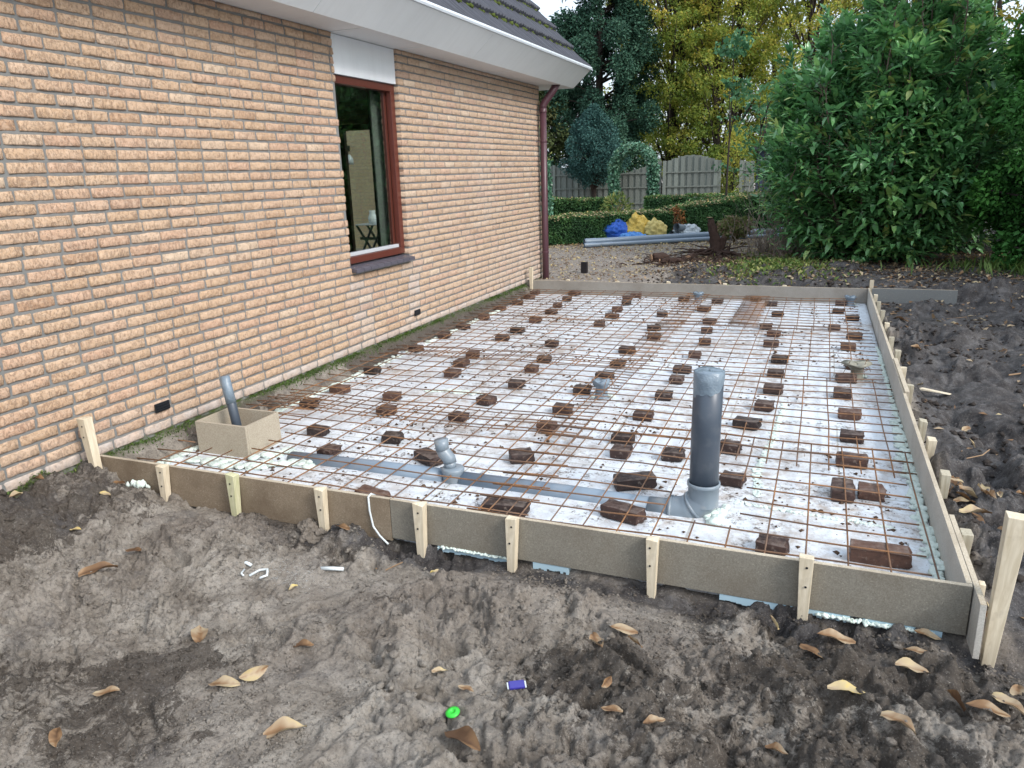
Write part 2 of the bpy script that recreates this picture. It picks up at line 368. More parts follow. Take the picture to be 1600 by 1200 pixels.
M['mixed'] = leafmat('far_tree_leaf', [(0, (.035, .06, .018)), (.4, (.10, .12, .03)), (.7, (.27, .22, .05)), (1, (.42, .26, .09))], .6, .2, .45)
M['sapling'] = leafmat('elder_leaf', [(0, (.03, .10, .05)), (.5, (.07, .19, .09)), (1, (.14, .30, .14))], .5, .3, .35)
M['hedge'] = leafmat('yew_leaf', [(0, (.024, .07, .028)), (.5, (.055, .145, .05)), (.85, (.11, .23, .07)), (1, (.20, .32, .09))], .55, .3, .12)
M['ivy'] = leafmat('ivy_leaf', [(0, (.035, .10, .06)), (.5, (.10, .24, .15)), (.85, (.24, .40, .27)), (1, (.48, .52, .24))], .35, .45, .15)
M['red_shrub'] = leafmat('red_shrub_leaf', [(0, (.16, .05, .02)), (.5, (.38, .12, .05)), (1, (.45, .30, .10))], .6, .2, .3)
M['hydr'] = leafmat('hydrangea_leaf', [(0, (.10, .14, .04)), (.5, (.22, .24, .09)), (.8, (.32, .24, .17)), (1, (.36, .20, .16))], .6, .2, .3)
M['weed'] = leafmat('weed_leaf', [(0, (.05, .10, .02)), (.5, (.14, .22, .05)), (1, (.36, .36, .12))], .5, .3, .3)
M['litter'] = leafmat('fallen_leaf', [(0, (.10, .055, .03)), (.3, (.24, .14, .07)), (.6, (.42, .33, .22)), (.88, (.52, .42, .22)), (1, (.60, .46, .16))], .6, .3, .15)

# ================================================================== GROUND
PRINTS = []
rp = random.Random(5)
for i in range(34):
    PRINTS.append((rp.uniform(.2, 4.6), rp.uniform(-1.75, -.15), rp.uniform(0, 3.14), rp.uniform(.012, .03), rp.uniform(.8, 1.15)))
def ground_h(x, y):
    x = np.asarray(x, float); y = np.asarray(y, float)
    wx = x + .10*fbm(x*2.1, y*2.1, 901, 2); wy = y + .10*fbm(x*2.1, y*2.1, 902, 2)
    # --- zone weights
    front = 1-sstep(-.02, .08, y); right = sstep(3.97, 4.03, x)*sstep(-.05, .35, y)*(1-sstep(6.2, 7.2, y)); 
    back = sstep(6.36, 6.5, y)
    yard = back*(1-sstep(1.0, 2.0, x+.5*fbm(x*.8, y*.8, 41, 3)-.25*(y-8.2)*(y > 8.2)))
    # --- base level
    h = np.full(x.shape, -.155)
    h = h + .07*np.exp(-((x-.1)/.35)**2)*front
    h = h + .075*np.exp(-(((x-1.10)/.36)**2+((y+.42)/.22)**2)) + .05*np.exp(-(((x-.75)/.25)**2+((y+.75)/.2)**2)) + .05*np.exp(-(((x-.5)/.3)**2+((y+.2)/.16)**2))
    h = h - .060*np.exp(-((y+.07)/.11)**2)*sstep(1.6, 2.1, x)*front
    h = h + right*(.045 + .02*sstep(4.3, 5.2, x))
    h = h - right*.10*np.exp(-(((x-4.55)/.55)**2+((y-2.0-.12*(x-4.5))/.17)**2)) + right*.05*np.exp(-(((x-4.9)/.5)**2+((y-2.45)/.25)**2))
    h = h*(1-back) + back*(-.02 + .045*np.exp(-((y-7.6)/.9)**2)*sstep(.6, 1.8, x))
    # wall foot strip
    strip = (1-sstep(.0, .17, x))*(y > .0)*(y < 6.45)
    h = np.where((x < .3) & (y > 0) & (y < 6.4), -.145+.135*strip**.8, h)
    # --- roughness
    rough = front*.75 + right*(1.6-.75*sstep(3.6, 5.4, y)) + back*(1-yard)*(1-sstep(8.2, 9.5, y))*(1.0-.45*sstep(3.8, 4.4, x)) + yard*.10 + back*.15
    sm = sstep(-.12, .12, fbm(x*1.7+3, y*1.7, 77, 3))
    rough = rough*(.45+.75*sm)
    big = fbm(wx*1.6, wy*1.6, 3, 3)*.085
    mid = (ridge(wx*4.2, wy*4.2, 12, 3)-.3)*.034 + fbm(wx*6, wy*6, 15, 3)*.044
    wx2 = x+.018*fbm(x*14, y*14, 905, 2); wy2 = y+.018*fbm(x*14, y*14, 906, 2)
    lump = np.abs(fbm(wx*11, wy*11, 21, 3))*.044
    crk = np.maximum(0, ridge(wx2*9, wy2*9, 44, 3)-.62)*-.040
    fine = fbm(wx2*30, wy2*30, 33, 4, .66)*.017*(.25+sm*sm*.6) + np.maximum(0, fbm(wx2*19, wy2*19, 36, 3, .6)-.10)*.036*sm*sm + crk - np.maximum(0, fbm(wx2*13, wy2*13, 39, 3, .6)-.15)*.09*sm
    shelf = fbm(wx*3.1+8, wy*3.1, 47, 3); sh2 = fbm(wx2*6.3+2, wy2*6.3, 49, 4, .6); fine = fine + .024*(sstep(.0, .03, shelf)+sstep(.13, .155, shelf)+sstep(-.16, -.135, shelf)) + .013*(sstep(.0, .02, sh2)+sstep(.16, .18, sh2))
    zr = np.clip(right+back, 0, 1); fine = fine*(1-.62*zr)
    h = h + rough*(big*(1+.6*right)+mid*(1+.35*right)+lump*(1-.5*zr)+fine)
    h = h + yard*fbm(x*22, y*22, 50, 2)*.012
    # --- boot prints with pushed-up rims
    for px, py, a, d, s in PRINTS:
        dx = x-px; dy = y-py; m_ = (np.abs(dx) < .3) & (np.abs(dy) < .3)
        if not m_.any(): continue
        dx = dx[m_]; dy = dy[m_]
        u = (dx*math.cos(a)+dy*math.sin(a))/s; v_ = (-dx*math.sin(a)+dy*math.cos(a))/s
        wd = .048 - .012*np.cos((u+.02)*22)*(np.abs(u) < .14)
        r = np.sqrt((u/.145)**2+(v_/wd)**2) + .10*vnoise(dx*25, dy*25, 7)
        tread = np.sign(np.sin(u*240+np.abs(v_)*160))*.0022
        h[m_] += -d*(1-sstep(.85, 1.08, r)) + d*.55*np.exp(-((r-1.22)/.16)**2) + tread*(r < .9)
    return h
xs = np.unique(np.concatenate([np.array([-220, -120, -60, -30, -16, -9, -5, -2, -.6]), np.arange(-.35, .0, .02), np.arange(0, 4.3, .0056), np.arange(4.3, 6.6, .0125), np.arange(6.6, 9, .06), np.arange(9, 14, .5), np.array([16, 20, 30, 60, 120, 220])]))
ys = np.unique(np.concatenate([np.array([-220, -120, -60, -30, -16, -9, -6, -4.5, -3.6, -3.2]), np.arange(-3, -1.75, .03), np.arange(-1.75, .06, .0056), np.arange(.06, 3.2, .0125), np.arange(3.2, 7.6, .02), np.arange(7.6, 13, .045), np.arange(13, 20, .2), np.array([22, 26, 34, 50, 80, 140, 220])]))
GX, GY = np.meshgrid(xs, ys)
GH = ground_h(GX.ravel(), GY.ravel()).reshape(GX.shape)
far = np.maximum(np.abs(GX-3), np.abs(GY-5)) > 22
GH[far] = -.05
inside = (GX > .26) & (GX < 3.93) & (GY > .06) & (GY < 6.33)
GH[inside] = -.30
ny, nx = GX.shape
house_in = (GX < -.12) & (GY < 7.0) & (GY > -2.6)
GH[house_in] = -.30
idx = np.arange(ny*nx).reshape(ny, nx)
q = np.stack([idx[:-1, :-1], idx[:-1, 1:], idx[1:, 1:], idx[1:, :-1]], -1).reshape(-1, 4)
dd = (GX[:-1, :-1] > .30) & (GX[1:, 1:] < 3.90) & (GY[:-1, :-1] > .10) & (GY[1:, 1:] < 6.30)
q = q[~dd.ravel()]
X, Y = GX.ravel(), GY.ravel()
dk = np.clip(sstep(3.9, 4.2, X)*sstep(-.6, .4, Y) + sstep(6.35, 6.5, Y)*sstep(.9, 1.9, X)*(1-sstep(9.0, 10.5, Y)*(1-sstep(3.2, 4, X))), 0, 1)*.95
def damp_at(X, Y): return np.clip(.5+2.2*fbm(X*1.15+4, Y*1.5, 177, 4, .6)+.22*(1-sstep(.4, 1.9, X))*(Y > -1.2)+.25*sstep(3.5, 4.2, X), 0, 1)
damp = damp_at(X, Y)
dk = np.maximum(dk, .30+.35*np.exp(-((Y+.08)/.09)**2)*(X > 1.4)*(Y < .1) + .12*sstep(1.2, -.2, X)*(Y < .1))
gv = sstep(6.4, 6.5, Y)*(1-sstep(1.2, 2.1, X-.3*(Y-8.2)*(Y > 8.2)))
dk = dk*(1-gv)
mo = np.clip(.8*(1-sstep(.015, .06, X))*(Y < 6.5)*(X > -.2), 0, 1)
used = np.zeros(len(X), bool); used[q.ravel()] = True
remap = np.cumsum(used)-1
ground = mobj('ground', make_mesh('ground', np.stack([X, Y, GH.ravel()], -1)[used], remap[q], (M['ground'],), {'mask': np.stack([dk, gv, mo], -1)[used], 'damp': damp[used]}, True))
tag(ground, kind='structure')
def gz(x, y): return float(ground_h(np.array([x]), np.array([y]))[0])
def gtop(x, y, r_):
    a = np.linspace(0, 6.28, 12, endpoint=False); X_ = np.concatenate([x+r_*np.cos(a), x+r_*.5*np.cos(a), [x]]); Y_ = np.concatenate([y+r_*np.sin(a), y+r_*.5*np.sin(a), [y]])
    return float(np.sort(ground_h(X_, Y_))[-4])

# ================================================================== HOUSE
house = empty('brick_house', (0, 0, 0), 'orange brick bungalow wall with dark tiled roof, white eaves and one tall window', 'house')
CZ, BW = .0621, .202
WY0, WY1, WZ0 = 2.53, 3.46, .655      # window opening
YA, YB = -2.45, 7.02
NU, NV = 9, 5
uu = np.linspace(0, 1, NU); vv = np.linspace(0, 1, NV)
uu[1] = .03; uu[-2] = .97; vv[1] = .10; vv[-2] = .90
bV = []; bF = []; bA = []; bE = []; nb_ = 0
gi = np.arange(NU*NV).reshape(NV, NU)
gq = np.stack([gi[:-1, :-1], gi[:-1, 1:], gi[1:, 1:], gi[1:, :-1]], -1).reshape(-1, 4)
rim = np.concatenate([gi[0, :], gi[1:, -1], gi[-1, -2::-1], gi[-2:0:-1, 0]])
def brick(y0, y1, z0, z1, hue, eff):
    global nb_
    U, V = np.meshgrid(uu, vv); L = y1-y0
    jy = RNG.normal(0, .0016, U.shape); jz = RNG.normal(0, .0011, U.shape)
    edge = (U < .001) | (U > .999) | (V < .001) | (V > .999); corner = ((U < .001) | (U > .999)) & ((V < .001) | (V > .999))
    yy = y0+U*L+jy; zz_ = z0+V*(z1-z0)+jz
    yy = np.where(corner, yy+np.where(U < .5, .003, -.003), yy); zz_ = np.where(corner, zz_+np.where(V < .5, .002, -.002), zz_)
    xx = RNG.normal(0, .0016)+RNG.normal(0, .0016, U.shape)+(U-.5)*RNG.normal(0, .002)
    xx = np.where(edge, np.maximum(xx-.0040, -.0066), np.maximum(xx, -.0045))
    f = np.stack([xx, yy, zz_], -1).reshape(-1, 3)
    b = f[rim].copy(); b[:, 0] = -.10
    V_ = np.concatenate([f, b]); n = len(f); k = len(rim)
    side = np.array([(rim[i], n+i, n+(i+1) % k, rim[(i+1) % k]) for i in range(k)])
    bV.append(V_); bF.append(np.concatenate([gq, side])+nb_); bA.append(np.full(len(V_), hue)); bE.append(np.full(len(V_), eff)); nb_ += len(V_)
rows = int(2.40/CZ)+1
for r in range(rows+1):
    z0 = r*CZ+.0075; z1 = min(z0+.0475, 2.398)
    if z1-z0 < .02: continue
    zm = (z0+z1)/2
    segs = [(YA, YB)]
    if zm > WZ0: segs = [(YA, WY0), (WY1, YB)]
    for s0, s1 in segs:
        # a slightly irregular running bond
        if s0 == WY1: y = s0 + (-.0 if r % 2 else -.10) 
        else: y = s0-.202+(r % 2)*.101+RNG.uniform(-.015, .015)
        while y < s1:
            L = BW
            if RNG.random() < .03: L = .101
            a = max(y, s0)+.006*(y > s0); b = min(y+L, s1)-(.0075 if y+L < s1 else 0)
            y += L+RNG.normal(0, .0015)
            if b-a < .03: continue
            if zm < .22 and zm > .10 and any(a < q_ < b for q_ in ()): continue
            ym = (a+b)/2
            e = 0.0
            if r == 0: e = .9
            e = max(e, .85*math.exp(-((ym-2.62)/.10)**2)*(zm < .55), .85*math.exp(-((ym-3.50)/.11)**2)*(zm < .6))
            e = max(e, .55*float(sstep(1.2, .1, zm))*float(sstep(3.6, 6.5, ym)))
            e = max(e, .35*math.exp(-((ym-5.2)/.5)**2)*(zm > .8)*(zm < 1.6), .18*float(sstep(1.5, 5.0, ym)))
            if zm < .2 and ym < 1.0: e = max(e, .15)
            brick(a, b, z0, z1, float(np.clip(RNG.beta(2.2, 2.2)+.02, 0, 1)) if RNG.random() < .93 else RNG.random(), e)
wall = mobj('wall', make_mesh('wall', np.concatenate(bV), np.concatenate(bF), (M['brick'],), {'v': np.concatenate(bA), 'eff': np.concatenate(bE)}), house)
mb = MB()      # mortar bed and masonry behind the facing bricks
jx = -.0076
for (y0, y1, z0, z1) in ((YA, WY0, -.35, 2.398), (WY1, YB, -.35, 2.398), (WY0, WY1, -.35, WZ0-.002)):
    mb.box(-.30, jx, y0+(.004 if y0 == WY1 else 0), y1-(.004 if y1 in (WY0, YB) else 0), z0, z1)
mb.box(-.30, -.09, WY0, WY1, 2.40, 2.55)
mb.build('mortar', M['mortar'], wall)
mb = MB()      # end wall with garden door opening, and the far side
mb.box(-1.98, -.3, 6.78, 7.015, -.35, 2.398); mb.box(-8, -2.98, 6.78, 7.015, -.35, 2.398); mb.box(-2.98, -1.98, 6.78, 7.015, 2.07, 2.398); mb.box(-2.98, -1.98, 6.78, 7.015, -.35, .02)
mb.box(-8.2, -8, -2.45, 7.015, -.35, 2.398)
mb.build('end_wall', M['wing'], house)
mb = MB(); mb.box(-4.8, -.31, .4, 6.77, -.05, .0); mb.box(-4.8, -.31, .4, 6.77, 2.36, 2.39); mb.box(-4.9, -4.8, .4, 6.77, -.05, 2.39); mb.box(-4.8, -.31, .3, .4, -.05, 2.39)
mb.build('room', M['room'], house)
# garden door in the end wall (seen through the window)
d = MB()
for y0, y1 in ((6.86, 6.93),):
    d.box(-2.98, -2.86, y0, y1, .02, 2.07); d.box(-2.10, -1.98, y0, y1, .02, 2.07); d.box(-2.86, -2.10, y0, y1, 1.99, 2.07); d.box(-2.86, -2.10, y0, y1, .02, .22)
do = d.build('garden_door', M['wood_red'], house, bevel=.004)
MB().box(-2.86, -2.10, 6.89, 6.896, .22, 1.99).build('pane', M['glass'], do)
# window
wf = MB(); xa, xb = -.095, -.045
wf.box(xa, xb, WY0+.0, WY0+.05, .70, 2.118); wf.box(xa, xb, WY1-.065, WY1-.0, .70, 2.118)
wf.box(xa, xb+.002, WY0+.05, WY1-.065, 2.06, 2.118); wf.box(xa, xb+.004, WY0+.05, WY1-.065, .70, .755)
wf.box(xa-.03, xa-.0, WY0+.05, WY0+.09, .755, 2.06); wf.box(xa-.03, xa, WY1-.105, WY1-.065, .755, 2.06)
win = wf.build('window', M['wood_red'], house, bevel=.004)
MB().box(-.101, -.095, WY0+.052, WY1-.067, .757, 2.058).build('glass', M['glass'], win)
g = MB(); g.box(-.094, -.062, WY0+.052, WY1-.067, .757, .785); g.box(-.094, -.085, WY0+.052, WY0+.062, .787, 2.05); g.build('glazing_strip', M['alu'], win, bevel=.003)
s_ = MB(); n = 9; wdt = (WY1-WY0+.02)/n
for k in range(n):
    y0 = WY0-.008+k*wdt; v0 = np.array([(x, y, z) for x, zt in ((-.095, .692), (.052, .668)) for y in (y0, y0+wdt-.006) for z in (zt-.03, zt)])
    s_.add(v0, [(0, 1, 3, 2), (4, 6, 7, 5), (0, 4, 5, 1), (2, 3, 7, 6), (0, 2, 6, 4), (1, 5, 7, 3)])
s_.build('sill', M['sill'], house, bevel=.003)
MB().box(-.095, .048, WY0-.004, WY1+.005, .640, .645).build('sill_bed', M['mortar'], house)
MB().box(-.085, -.022, WY0+.002, WY1-.002, 2.120, 2.397).build('header_panel', M['panel'], house, bevel=.003)
c_ = MB(); nn = 40; ycs = np.linspace(3.30, 3.42, nn); xw = -.20+.025*np.sin(np.arange(nn)*1.4)
cv = [(x, y, z) for x, y in zip(xw, ycs) for z in (.05, 2.3)]
c_.add(cv, [(2*i, 2*i+2, 2*i+3, 2*i+1) for i in range(nn-1)]); cu = c_.build('curtain', M['curtain'], house, smooth=True)
sm_ = cu.modifiers.new('s', 'SOLIDIFY'); sm_.thickness = .004
# eaves
EY = 7.49; EX = .30
MB().box(-.45, EX-.002, YA-.1, EY-.012, 2.400, 2.412).build('soffit', M['soffit'], house)
for y in (.9, 2.52, 3.49, 5.4): MB().box(-.0, EX-.004, y-.004, y+.004, 2.397, 2.3995).build('soffit_joint', M['white'], house)
fa = MB(); prof = [(EX, 2.398), (EX-.012, 2.412), (.515-.012, 2.60), (.53, 2.60)]
def prism(mb, prof, y0, y1):
    k = len(prof); v = [(x, y0, z) for x, z in prof]+[(x, y1, z) for x, z in prof]
    mb.add(v, [tuple(range(k)), tuple(range(2*k-1, k-1, -1))]+[(i, k+i, k+(i+1) % k, (i+1) % k) for i in range(k)])
segs = [YA-.1, -.6, 1.9, 4.35, EY]
for a, b in zip(segs[:-1], segs[1:]): prism(fa, prof, a, b-.004)
fa.build('fascia', M['white'], house)
fe = MB(); fe.add([(EX, EY+.0, 2.398), (.53, EY, 2.60), (.30, EY, 2.66), (-.4, EY, 2.66), (-.4, EY, 2.398), (EX, EY+.012, 2.398), (.53, EY+.012, 2.60), (.30, EY+.012, 2.66), (-.4, EY+.012, 2.66), (-.4, EY+.012, 2.398)],
   [(0, 1, 2, 3, 4), (9, 8, 7, 6, 5), (0, 5, 6, 1), (1, 6, 7, 2), (2, 7, 8, 3), (3, 8, 9, 4), (4, 9, 5, 0)]); fe.build('end_board', M['white'], house)
gu = MB(); prism(gu, [(.515, 2.602), (.545, 2.602), (.552, 2.618), (.545, 2.636), (.528, 2.640), (.515, 2.632)], YA-.1, EY+.02)
gu.build('gutter_edge', M['zinc'], house)
gu = MB(); prism(gu, [(.40, 2.604), (.514, 2.604), (.514, 2.612), (.40, 2.612)], YA-.1, EY); gu.build('gutter', M['black'], house)
# roof: overlapping ribbed tile rows
RA = rad(48); ca, sa = math.cos(RA), math.sin(RA); G = .335; NR = 12
rV = []; rF = []; n0 = 0
yy_ = np.arange(YA-.1, EY+.02, .0125); rib = .009*np.cos(yy_*2*math.pi/.075)+.004*np.cos(yy_*2*math.pi/.30)
for k in range(NR):
    s0 = k*G-.02; s1 = (k+1)*G+.02; jit = RNG.normal(0, .0012, len(yy_))
    prof_ = [(s0, -.012), (s0, .052), (s0+.01, .057), (s0+.5*G, .03), (s1, .010)]
    rows_ = []
    for s, hh in prof_:
        hgt = hh+(rib+jit if hh > 0 else rib*.0)
        rows_.append(np.stack([.475-s*ca+hgt*sa, yy_, 2.615+s*sa+hgt*ca], -1))
    A = np.concatenate(rows_); n = len(yy_); gi2 = np.arange(len(prof_)*n).reshape(len(prof_), n)
    rV.append(A); rF.append(np.stack([gi2[:-1, :-1], gi2[:-1, 1:], gi2[1:, 1:], gi2[1:, :-1]], -1).reshape(-1, 4)+n0); n0 += len(A)
roof = mobj('roof', make_mesh('roof', np.concatenate(rV), np.concatenate(rF), (M['tile'],), None, False), house)
ml = MB(); ms_ = random.Random(3)
def blob(mb, c, r, n=1, at=0.0, sq=.7):
    # small noisy icosphere-like lump
    pts = []; F = []
    for i in range(5):
        ph = math.pi*i/4
        for j in range(7):
            th = 2*math.pi*j/7; k = 1+ms_.uniform(-.28, .28)
            pts.append((c[0]+r*k*math.sin(ph)*math.cos(th), c[1]+r*k*math.sin(ph)*math.sin(th), c[2]+r*k*sq*math.cos(ph)))
    for i in range(4):
        for j in range(7): F.append((i*7+j, i*7+(j+1) % 7, (i+1)*7+(j+1) % 7, (i+1)*7+j))
    mb.add(pts, F, at)
for k in range(1, NR):
    y = YA
    while y < EY:
        y += .075
        if ms_.random() < .62:
            s = k*G-.03; hh = .012
            blob(ml, (.475-s*ca+hh*sa+ms_.uniform(-.01, .01), y+ms_.uniform(-.02, .02), 2.615+s*sa+hh*ca), ms_.uniform(.018, .040))
ml.build('moss', M['moss'], roof, smooth=True)
MB().add([(.44, YA, 2.60), (.44, EY, 2.60), (-3.1, EY, 2.60+3.54*math.tan(RA)), (-3.1, YA, 2.60+3.54*math.tan(RA)), (.44, YA, 2.55), (.44, EY, 2.55), (-3.1, EY, 2.5+3.54*math.tan(RA)), (-3.1, YA, 2.5+3.54*math.tan(RA))],
   [(0, 1, 2, 3), (7, 6, 5, 4), (1, 5, 6, 2), (0, 3, 7, 4), (0, 4, 5, 1), (2, 6, 7, 3)]).build('roof_deck', M['black'], roof)
MB().add([(-2.2, YA, 5.55), (-2.2, EY, 5.55), (-6.6, EY, 2.5), (-6.6, YA, 2.5), (-2.2, YA, 5.4), (-2.2, EY, 5.4), (-6.6, EY, 2.4), (-6.6, YA, 2.4)],
   [(0, 3, 2, 1), (4, 5, 6, 7), (1, 2, 6, 5), (0, 4, 7, 3), (0, 1, 5, 4), (3, 7, 6, 2)]).build('rear_roof', M['tile'], roof)
MB().add([(.35, EY-.02, 2.6), (-2.9, EY-.02, 5.9), (-2.4, EY-.02, 5.4), (-6.6, EY-.02, 2.5), (.35, EY-.06, 2.6), (-2.9, EY-.06, 5.9), (-2.4, EY-.06, 5.4), (-6.6, EY-.06, 2.5)],
   [(0, 1, 2, 3), (7, 6, 5, 4)]).build('gable', M['black'], house)
# downpipe at the corner
dp = MB(); dpx, dpy = .075, 6.93
dp.tube([(dpx, dpy, -.30), (dpx, dpy, .6), (dpx, dpy, 2.14)], .042, 16)
dp.tube([(dpx, dpy, 2.12), (dpx, dpy, 2.16), (dpx+.02, dpy+.01, 2.20), (dpx+.10, dpy+.05, 2.31), (dpx+.165, dpy+.08, 2.42)], [.046, .046, .045, .045, .045], 16)
dp.lathe([(.047, 0), (.047, .05), (.042, .052)], (dpx, dpy, 2.08), 16)
dpo = dp.build('drain_pipe', M['pipe_brown'], house, smooth=True)
for z in (1.72, .33):
    b = MB(); b.lathe([(.0425, 0), (.047, .002), (.047, .02), (.0425, .022)], (dpx, dpy, z), 16); b.tube([(dpx, dpy-.0, z+.01), (.0, dpy-.07, z+.01)], .005, 6); b.build('bracket', M['pipe_brown'], dpo)
# ventilation grilles
for (y, z) in ((.50, .145), (3.52, .145)):
    v_ = MB(); v_.box(.0065, .014, y-.052, y+.052, z-.026, z+.026); vo = v_.build('vent_grille', M['black'], house, bevel=.002)
    l_ = MB()
    for k in range(3): l_.box(.0145, .019, y-.046, y+.046, z-.018+k*.015, z-.012+k*.015)
    l_.build('louvre', M['black'], vo)

# garden wing seen through the window
wing = empty('garden_wing', (-6.3, 10.6, 0), 'pale brick garden wing visible through the window glass', 'building')
MB().box(-2.0, 1.62, 0, .3, -.1, 2.7).build('wall', M['wing'], wing)
lm = MB(); lm.box(.98, 1.06, -.03, -.002, 1.86, 1.96); lm.tube([(1.02, -.03, 1.92), (1.04, -.16, 1.95), (1.12, -.24, 1.86), (1.2, -.27, 1.74)], .022, 8)
lo = lm.build('wall_lamp', M['black'], wing); MB().lathe([(.02, .08), (.07, .0), (.075, -.10), (.0, -.10)], (1.22, -.28, 1.70), 14).build('lamp_shade', M['alu'], lo, smooth=True)
tb = empty('garden_table', (-4.36, 9.75, 0), 'dark folding table with pale top seen through the window', 'table')
MB().box(-.22, .36, -.2, .2, .50, .52).build('table_top', M['alu'], tb, bevel=.004)
for (x0, x1, y) in ((-.2, .12, -.17), (.14, -.12, -.17), (-.2, .12, .17), (.14, -.12, .17)):
    MB().tube([(x0, y, .5), (x1, y, 0)], .022, 6).build('leg', M['black'], tb)
MB().box(-.14, .16, -.19, -.15, .24, .29).build('brace', M['black'], tb)
jg = empty('jug', (-4.31, 9.75, .521), 'white stoneware jug standing on the dark folding table', 'jug')
MB().lathe([(.0, 0), (.07, 0), (.085, .08), (.085, .11), (.06, .17), (.052, .20), (.06, .24), (.045, .24)], (0, 0, 0), 20).build('jug_body', M['panel'], jg, smooth=True)
MB().tube([(.055, 0, .21), (.12, 0, .2), (.13, 0, .13), (.085, 0, .09)], .009, 8).build('handle', M['panel'], jg, smooth=True)

# ================================================================== SLAB FORMWORK
FZ = -.115; HZ = .045
ins = MB()
def slabgrid(x0, x1, y0, y1, n, m, z):
    U, V = np.meshgrid(np.linspace(x0, x1, n), np.linspace(y0, y1, m)); return U, V
U, V = slabgrid(.13, 3.944, .012, 6.362, 120, 200, 0)
U = U + np.where(U < .14, .03*fbm(V*3, V*0, 8, 3)*2+.0, 0)
Z = FZ + .004*fbm(U*1.3, V*1.3, 4, 3) + .0
gi3 = np.arange(U.size).reshape(U.shape)
Fi = np.stack([gi3[:-1, :-1], gi3[:-1, 1:], gi3[1:, 1:], gi3[1:, :-1]], -1).reshape(-1, 4)
me = make_mesh('insulation_slab', np.stack([U.ravel(), V.ravel(), Z.ravel()], -1), Fi, (M['eps'],), None, True)
insul = mobj('insulation_floor', me)
tag(insul, 'white insulation boards covering the whole floor inside the shuttering, dusty with brown dirt', 'insulation')
so_ = insul.modifiers.new('s', 'SOLIDIFY'); so_.thickness = .045; so_.offset = -1
eb = MB()
for x0, x1 in ((2.02, 2.36), (2.45, 2.6), (3.18, 3.44), (3.48, 3.62), (3.66, 3.9)):
    n = 14; xs_ = np.linspace(x0, x1, n)
    for a, b in zip(xs_[:-1], xs_[1:]):
        eb.box(a, b, -.016, .010, -.156-.012*ms_.random(), -.137)
eb.build('blue_edge_board', M['blueboard'], insul)
# --- boards
def board(name, x0, x1, y0, y1, z0, z1, mat, label, rx=0, group='shuttering boards round the slab'):
    o = MB().box(x0, x1, y0, y1, z0, z1).build(name, mat, bevel=.001)
    MB().box(x0+.0005, x1-.0005, y0+.0005, y1-.0005, z1+.0004, z1+.0018).build('sawn_edge', M['chip_edge'], o)
    return tag(o, label, 'board', group)
board('shuttering_board', .095, 1.80, -.018, 0, -.150, HZ, M['chip_brown'], 'stained brown chipboard board, left half of the front edge beside the house wall')
board('shuttering_board', 1.803, 3.966, -.018, 0, -.135, HZ-.001, M['chip_front'], 'grey-olive chipboard board, right half of the front edge nearest the camera')
board('shuttering_board', 3.95, 3.968, .002, 2.62, -.135, HZ, M['chip_side'], 'pale chipboard side board running back from the front right corner')
board('shuttering_board', 3.952, 3.970, 2.625, 6.40, -.150, HZ+.004, M['chip_side'], 'pale chipboard side board reaching the back right corner of the slab')
board('shuttering_board', 3.971, 3.989, -.12, .55, -.150, HZ-.003, M['chip_side'], 'short pale chipboard end piece sticking out past the front right corner')
board('shuttering_board', 3.960, 3.985, 2.25, 3.1, -.10, HZ+.012, M['chip_box'], 'chipped pale splice plate where the two side boards meet')
board('shuttering_board', .02, 3.948, 6.37, 6.388, -.15, HZ, M['chip_back'], 'long taupe chipboard board closing the back edge of the slab')
board('shuttering_board', 3.992, 4.80, 6.37, 6.388, -.11, HZ+.006, M['chip_ext'], 'grey chipboard offcut sticking out right of the back corner onto dark soil')
# dark damp stain marks on the left front board (real marks)
# --- stakes
stake_n = [0]
def stake(x, y, zt, zb, w_, d_, mat, label, lean=(0, 0), group='wooden stakes holding the shuttering', rz=0):
    o = MB().box(-w_/2, w_/2, -d_/2, d_/2, zb-.12, zt).build('wooden_stake', mat, bevel=.002)
    o.location = (x, y, 0); o.rotation_euler = (lean[0], lean[1], rz); tag(o, label, 'stake', group)
    if y < .1 and x < 3.9:
        for dz in (-.035, -.10): sc_ = MB().lathe([(.0042, .0), (.0042, .0016), (.0, .0014)], (0, 0, 0), 8).build('screw', M['black'], o); sc_.location = (ms_.uniform(-.006, .006), -d_/2-.0001, zt+dz+ms_.uniform(-.01, .01)); sc_.rotation_euler = (rad(90), 0, 0)
    # sawn top a touch out of square
    for vtx in o.data.vertices:
        if vtx.co.z > 0: vtx.co.z += vtx.co.x*ms_.uniform(-.25, .25)
        else: vtx.co.x *= .5; vtx.co.y *= .6
    return o
stake(.112, -.055, .262, -.17, .052, .05, M['pine'], 'tall pine stake leaning in the angle of the front board and brick wall', (0, -.07))
stake(.545, -.040, .056, -.17, .048, .040, M['pine'], 'short pine stake on the brown front board, nearest the wall after the tall one', (-.02, .02))
stake(.975, -.040, .066, -.17, .048, .040, M['pine_green'], 'greenish stake in the middle of the brown front board', (-.02, .01))
stake(1.465, -.038, .060, -.20, .046, .038, M['pine'], 'pale stake with a dark soil clod at its foot, left of the white cord')
stake(1.960, -.040, .062, -.21, .050, .040, M['pine'], 'pale stake with a brown stain below its top, just right of the board joint', (0, .01))
stake(2.375, -.041, .060, -.22, .046, .042, M['pine'], 'pale front stake leaning slightly right, between the stained stake and the tall grey pipe', (0, .03))
stake(2.935, -.040, .060, -.20, .044, .040, M['pine'], 'slim pale front stake directly below the elbow of the tall grey pipe')
stake(3.465, -.041, .078, -.22, .048, .042, M['pine'], 'last stake on the front board before the right-hand corner, blunt and raised above the board', (0, -.01))
